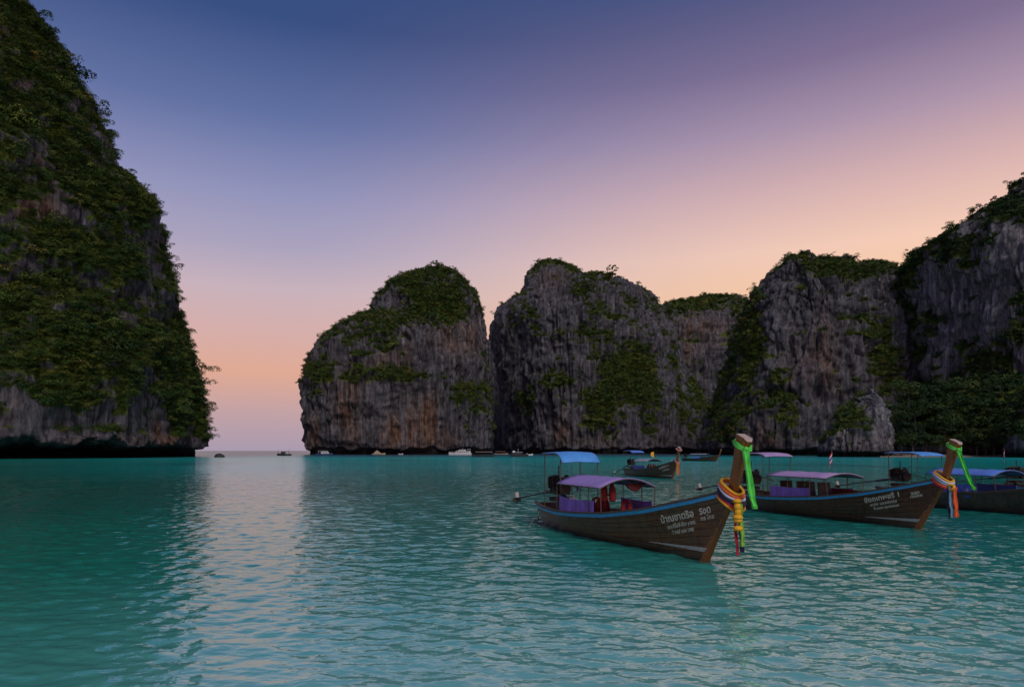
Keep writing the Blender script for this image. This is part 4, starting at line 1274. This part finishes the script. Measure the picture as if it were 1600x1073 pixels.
for i, x in enumerate((-5.6, -5.0, -4.5, -3.9)):
    o = empty('folding_seat', B2.w((x, .15 if i % 2 else -.1, .55)), B2.rz, ('brown seat back furthest aft under the lilac canopy', 'brown seat back second from the stern under the lilac canopy', 'wide brown seat back amidships under the lilac canopy', 'brown seat back nearest the bow under the lilac canopy')[i], 'seat')
    MB().box((0, 0, .02), (.4, .5, .06)).build('seat', M['seat'], o)
    MB().box((-.2, 0, .36), (.06, .5 if i != 2 else .7, .56), Matrix.Rotation(-.15, 3, 'Y')).build('backrest', M['seat'], o)
o = empty('red_tarp', B2.w((-3.3, .62, .62)), B2.rz, 'dark red tarp laid along the far side of the lilac canopied boat', 'tarp')
MB().strip([(-.9, 0, 0), (-.3, .03, 0), (.3, 0, 0), (.9, -.12, .03)], [(-.9, -.05, .32), (-.3, -.02, .36), (.3, -.05, .33), (.9, -.14, .34)], .04, (0, 1, 0)).build('cloth', M['redcloth'], o)
flag(B2, (-3.75, .2, 1.5), 'small striped red white and blue flag on the lilac canopy', .86, (-.04, -.02))
tyre(B2, (-5.6, -.66, .72), 'black tyre fender hung aft on the purple side cloth of the second boat', .2)
tyre(B2, (-4.1, -.68, .78), 'black tyre fender hung forward on the purple side cloth of the second boat', .2)

# ---- boat three, running out of frame
B3 = Boat((19.3, 22.5), (.25, -.968))
mats3 = dict(hull=M['hull_grey'], rail=M['rail'], strake=M['rail'], prow=M['prow'], canopy=M['blue_soft'], roof=M['blue_canvas'])
longtail(B3, 'grey brown long tail boat with blue canopies, its bow cut off by the right edge', mats3, canopy=(-6.0, -3.0, .8, 1.36, .2), cloth=M['blue_deep'], roof=(-8.4, -6.4, .62, 2.22, .16), stripe=False)
o = empty('blue_drum', B3.w((-4.1, -.62, .5)), B3.rz, 'blue drum marked 030 behind the low side of the blue canopied boat', 'drum')
MB().tube([(0, 0, 0), (0, 0, .04), (0, 0, .2), (0, 0, .38), (0, 0, .42)], [.2, .22, .23, .22, .2], 18).build('barrel', M['blue_deep'], o)
def drum_text(o):
    cu = bpy.data.curves.new('lettering', 'FONT'); cu.body = '030'; cu.size = .17
    ob = bpy.data.objects.new('lettering', cu); COL.objects.link(ob); bpy.context.view_layer.update()
    me = bpy.data.meshes.new_from_object(ob.evaluated_get(bpy.context.evaluated_depsgraph_get())); bpy.data.objects.remove(ob)
    for v in me.vertices:
        a = -math.pi / 2 + (v.co.x - .16) / .236
        v.co = (.236 * math.cos(a), .236 * math.sin(a), .24 + v.co.y)
    link('lettering', me, M['letter_blue'], o)
drum_text(o)
# ---- boat four, stern only in view
B4 = Boat((26.9, 25.4), (.3, -.954))
mats4 = dict(hull=M['hull_dark'], rail=M['rail'], strake=M['blue_rail'], prow=M['prow'], canopy=M['grey_canvas'], roof=M['grey_canvas'])
longtail(B4, 'dark long tail boat showing only its stern at the right edge', mats4, canopy=(-6.2, -3.2, .8, 1.36, .2), cloth=M['blue_deep'], roof=None, stripe=False)
flag(B4, (-8.6, -.1, 1.45), 'striped red white and blue flag over the dark stern at the right edge', 1.0, (-.05, 0))
# ---- boat five, mid distance
B5 = Boat((13.25, 56.4), (.25, -.968))
mats5 = dict(hull=M['hull_dark'], rail=M['rail'], strake=M['rail'], prow=M['prow'], canopy=M['grey_canvas'], roof=M['blue_soft'])
longtail(B5, 'smaller looking long tail boat with blue stern roof lying beyond the nearest boat', mats5, cloth=M['blue_deep'], roof=(-8.7, -6.6, .62, 2.3, .2), dip=-1.0, planks=True,
         lines=[('ร.มอลิรักษ์ 11', -1.5, .72, .2, 1.3, .24), ('เกาะพีพีดอน', -1.15, .55, .13, .95, .22)])
garland(B5, 'orange garland with pink top hanging on the distant bow', [('pink', .02, .02), ('pink', -.06, .03)], [('yellow', -.05, -.04, .95, .16), ('orange_rib', .04, 0, .9, .14)], False)
o = local_thing(B5, 'flower_wreath', 'pink flower wreath on the head of the distant prow', 'wreath')
MB().tube(ring_pts((1.1, 0, 2.4), .24, .2, .4, 16), .06, 6, True).build('wreath_ring', M['pink'], o, True)
for i, x in enumerate((-5.0, -4.5, -4.0)): vest(B5, (x, .35, .5), 2.4, ('red life vest furthest aft in the distant blue roofed boat', 'red life vest in the middle of the distant blue roofed boat', 'red life vest nearest the bow of the distant blue roofed boat')[i])
# yellow pennant beyond it
o = empty('pennant', ((1022 - 800) / FPX * 100, 100, -.3), 0, 'yellow pennant on a thin stake in the water beyond the blue roofed boat', 'pennant')
MB().tube([(0, 0, 0), (0, 0, 2.4)], .025, 5).build('stake', M['metal'], o)
MB().loft([[(-.02, 0, 2.4), (-.02, .02, 2.4), (-.02, .02, 1.6), (-.02, 0, 1.6)], [(-.3, .05, 2.45), (-.3, .07, 2.45), (-.3, .07, 1.7), (-.3, .05, 1.7)], [(-.5, 0, 2.2), (-.5, .02, 2.2), (-.5, .02, 2.0), (-.5, 0, 2.0)]]).build('cloth', M['yellow'], o)
# ---- boat six, far off, broadside
B6 = Boat((44.6, 149), (.62, -.78))
mats6 = dict(hull=M['hull_dark'], rail=M['rail'], strake=M['rail'], prow=M['prow'], canopy=M['grey_canvas'], roof=M['white'])
longtail(B6, 'far long tail boat with pale grey canopy close under the limestone wall', mats6, canopy=(-6.6, -2.2, .75, 1.5, .15), roof=None, cloth=M['blue_soft'], stripe=False, planks=False, dip=-1.1)

# ------------------------------------------------------------------ small craft far off
def craft(name, label, px, py_, D, heading, L, W, H, hullmat, build):
    root = empty(name, ((px - 800) / FPX * D, D, 0), math.radians(heading), label, 'boat', 'boats lying off the cliffs')
    Q = np.linspace(0, 1, 12); rings = []
    for q in Q:
        x = (q - .5) * L; w = W / 2 * (1 - max(0, q - .55) ** 2 / .2025 * .95) * (.85 + .15 * min(1, q * 4)); g = H * (1 + .45 * max(0, q - .4) ** 2 / .36)
        k = -.3 + .3 * max(0, q - .7) / .3
        rings.append([(x, -w, g), (x, -w * .82, .1), (x, 0, k), (x, w * .82, .1), (x, w, g), (x, w * .9, g - .02), (x, 0, g - .06), (x, -w * .9, g - .02)])
    MB().loft(rings).build('hull', hullmat, root)
    build(root, L, W, H)
    return root

def windows(root, y, x0, x1, z, n, w, h):
    for s in (-1, 1):
        for i in range(n):
            x = x0 + (x1 - x0) * (i + .5) / n
            MB().box((x, s * y, z), (w, .05, h)).build('window', M['window'], root)
def ferry(r, L, W, H):
    c = MB().loft([[(x, -W * .42, H), (x, W * .42, H), (x2, W * .4, H + 1.0), (x2, -W * .4, H + 1.0)] for x, x2 in ((-L * .46, -L * .45), (L * .22, L * .15))])
    cab = c.build('cabin', M['white'], r)
    windows(r, W * .425, -L * .4, L * .16, H + .55, 7, L * .06, .4)
    MB().box((-L * .13, 0, H + 1.05), (L * .66, W * .92, .1)).build('upper_deck', M['white'], r)
    MB().loft([[(x, -W * .34, H + 1.1), (x, W * .34, H + 1.1), (x2, W * .32, H + 1.75), (x2, -W * .32, H + 1.75)] for x, x2 in ((-L * .25, -L * .24), (L * .1, L * .03))]).build('wheelhouse', M['white'], r)
    windows(r, W * .345, -L * .2, L * .05, H + 1.45, 4, L * .045, .28)
    for x in (-L * .44, -L * .34):
        for s in (-1, 1): MB().tube([(x, s * W * .38, H + 1.1), (x, s * W * .38, H + 2.0)], .05, 5).build('awning_post', M['white'], r)
    MB().box((-L * .39, 0, H + 2.02), (L * .16, W * .85, .08)).build('awning', M['white'], r)
    MB().tube([(-L * .1, 0, H + 1.75), (-L * .12, 0, H + 2.7)], .05, 5).build('mast', M['white'], r)
    for i in range(5):
        for s in (-1, 1): MB().tube([(L * .2 + i * L * .06, s * W * .4 * (1 - i * .15), H + .1), (L * .2 + i * L * .06, s * W * .4 * (1 - i * .15), H + .8)], .025, 4).build('rail_post', M['white'], r)
craft('tour_ferry', 'white double decked tour ferry lying under the orange face of the islet', 719, 710.5, 360, 180, 12.0, 3.8, 1.15, M['white'], ferry)
def speedboat(r, L, W, H):
    MB().loft([[(x, -W * .4, H), (x, W * .4, H), (x2, W * .36, H + 1.05), (x2, -W * .36, H + 1.05)] for x, x2 in ((-L * .2, -L * .2), (L * .3, L * .2))]).build('cabin', M['white'], r)
    windows(r, W * .4, -L * .17, L * .2, H + .6, 4, L * .07, .45)
    MB().box((-L * .08, 0, H + 1.4), (L * .6, W * .88, .1)).build('roof', M['white'], r)
    for x in (-L * .36, -L * .1, L * .16):
        for s in (-1, 1): MB().tube([(x, s * W * .4, H), (x, s * W * .4, H + 1.4)], .045, 5).build('roof_post', M['white'], r)
    for s in (-.5, .5): MB().box((-L * .5, s * W * .4, H * .8), (.5, .4, .9)).build('outboard_motor', M['black'], r)
craft('speedboat', 'blue hulled speedboat with white top off the left foot of the islet', 507, 711, 350, 8, 8.2, 2.6, .85, M['blue_hull'], speedboat)
def fishing(r, L, W, H):
    MB().loft([[(x, -W * .35, H), (x, W * .35, H), (x, W * .33, H + 1.1), (x, -W * .33, H + 1.1)] for x in (-L * .05, L * .22)]).build('wheelhouse', M['dark_hull'], r)
    windows(r, W * .36, -L * .03, L * .2, H + .75, 2, .5, .35)
    MB().box((-L * .1, 0, H + 1.3), (L * .5, W * .85, .08)).build('roof', M['dark_hull'], r)
    for x in (-L * .33, -L * .12):
        for s in (-1, 1): MB().tube([(x, s * W * .38, H), (x, s * W * .38, H + 1.3)], .05, 5).build('roof_post', M['dark_hull'], r)
    MB().tube([(-L * .34, 0, H), (-L * .36, 0, H + 2.4)], .05, 5).build('mast', M['dark_hull'], r)
    MB().tube([(L * .38, 0, H), (L * .4, 0, H + 1.8)], .05, 5).build('bow_mast', M['dark_hull'], r)
craft('fishing_boat', 'dark fishing boat alone in the open channel left of the islet', 444, 711.5, 330, 190, 6.6, 2.2, .8, M['dark_hull'], fishing)
def cruiser(r, L, W, H):
    MB().loft([[(x, -W * .4, H), (x, W * .4, H), (x2, W * .3, H + .95), (x2, -W * .3, H + .95)] for x, x2 in ((-L * .35, -L * .3), (L * .15, L * .02))]).build('cabin', M['cream'], r)
    windows(r, W * .37, -L * .27, L * .02, H + .55, 3, L * .08, .35)
    MB().loft([[(x, -W * .28, H + .95), (x, W * .28, H + .95), (x2, W * .2, H + 1.5), (x2, -W * .2, H + 1.5)] for x, x2 in ((-L * .25, -L * .2), (-L * .02, -L * .08))]).build('flybridge', M['cream'], r)
    MB().tube([(-L * .12, 0, H + 1.5), (-L * .14, 0, H + 2.4)], .05, 5).build('mast', M['cream'], r)
craft('cabin_cruiser', 'cream cabin cruiser by the reddish stain on the islet foot', 592, 709.5, 400, 2, 7.6, 2.5, .8, M['cream'], cruiser)
def dinghy(r, L, W, H):
    for x in (-L * .15, L * .15): MB().box((x, 0, H * .8), (.3, W * .8, .06)).build('thwart', M['white'], r)
    MB().box((-L * .48, 0, H), (.35, .35, .8)).build('outboard_motor', M['white'], r)
craft('dinghy', 'tiny white dinghy between the cream cruiser and the white ferry', 626, 709, 400, 175, 2.6, 1.2, .55, M['white'], dinghy)
def covered(roofmat):
    def f(r, L, W, H):
        MB().loft([[(x, W * .5 * v, H + 1.15 + .12 * (1 - v * v)) for v in (-1, -.5, 0, .5, 1)] + [(x, W * .5 * v, H + 1.2 + .12 * (1 - v * v)) for v in (1, .5, 0, -.5, -1)] for x in (-L * .42, 0, L * .34)]).build('roof', roofmat, r)
        for x in (-L * .4, -L * .15, L * .1, L * .32):
            for s in (-1, 1): MB().tube([(x, s * W * .42, H - .1), (x, s * W * .46, H + 1.18)], .045, 5).build('roof_post', M['dark_hull'], r)
        for x in (-L * .3, -L * .1, L * .1): MB().box((x, 0, H * .9), (.3, W * .8, .3)).build('bench', M['seat'], r)
        MB().tube([(L * .44, 0, H), (L * .5, 0, H + 1.1)], .08, 6).build('prow_post', M['dark_hull'], r)
    return f
craft('ferry_longtail', 'dark covered boat with long tan roof right beside the white ferry', 755, 713.5, 262, 183, 8.6, 2.0, .65, M['dark_hull'], covered(M['tan']))
craft('ferry_longtail', 'pale roofed covered boat half hidden in the gap between the cliffs', 783, 709, 420, 5, 8.5, 2.0, .65, M['tan'], covered(M['tan']))
def tour(r, L, W, H):
    MB().loft([[(x, -W * .4, H), (x, W * .4, H), (x, W * .36, H + .9), (x, -W * .36, H + .9)] for x in (-L * .35, L * .12)]).build('cabin', M['dark_hull'], r)
    windows(r, W * .41, -L * .32, L * .1, H + .5, 5, L * .06, .35)
    MB().box((-L * .1, 0, H + .97), (L * .58, W * .95, .1)).build('roof', M['white'], r)
    MB().box((-L * .28, 0, H + 1.3), (L * .12, W * .5, .5)).build('roof_locker', M['white'], r)
    MB().tube([(-L * .05, 0, H + 1.0), (-L * .05, 0, H + 2.3)], .05, 5).build('mast', M['white'], r)
craft('tour_boat', 'dark hulled tour boat with white roof below the grey massif', 811, 713, 272, 2, 7.4, 2.4, .75, M['dark_hull'], tour)
craft('dinghy', 'small white tender just right of the white roofed tour boat', 828, 711, 330, 10, 3.0, 1.4, .7, M['white'], dinghy)

for B_, lab in ((B1, 'coil of grey rope on the foredeck of the nearest boat'), (B2, 'coil of grey rope on the foredeck of the lilac canopied boat')):
    o = empty('rope_coil', B_.w((-1.3, 0, .98)), B_.rz, lab, 'rope')
    pts = []
    for k in range(40):
        a = k * .5; r = .12 + .006 * (k % 13)
        pts.append((r * math.cos(a), r * math.sin(a), .02 + .003 * k))
    MB().tube(pts, .016, 5).build('rope', M['rope'], o, True)
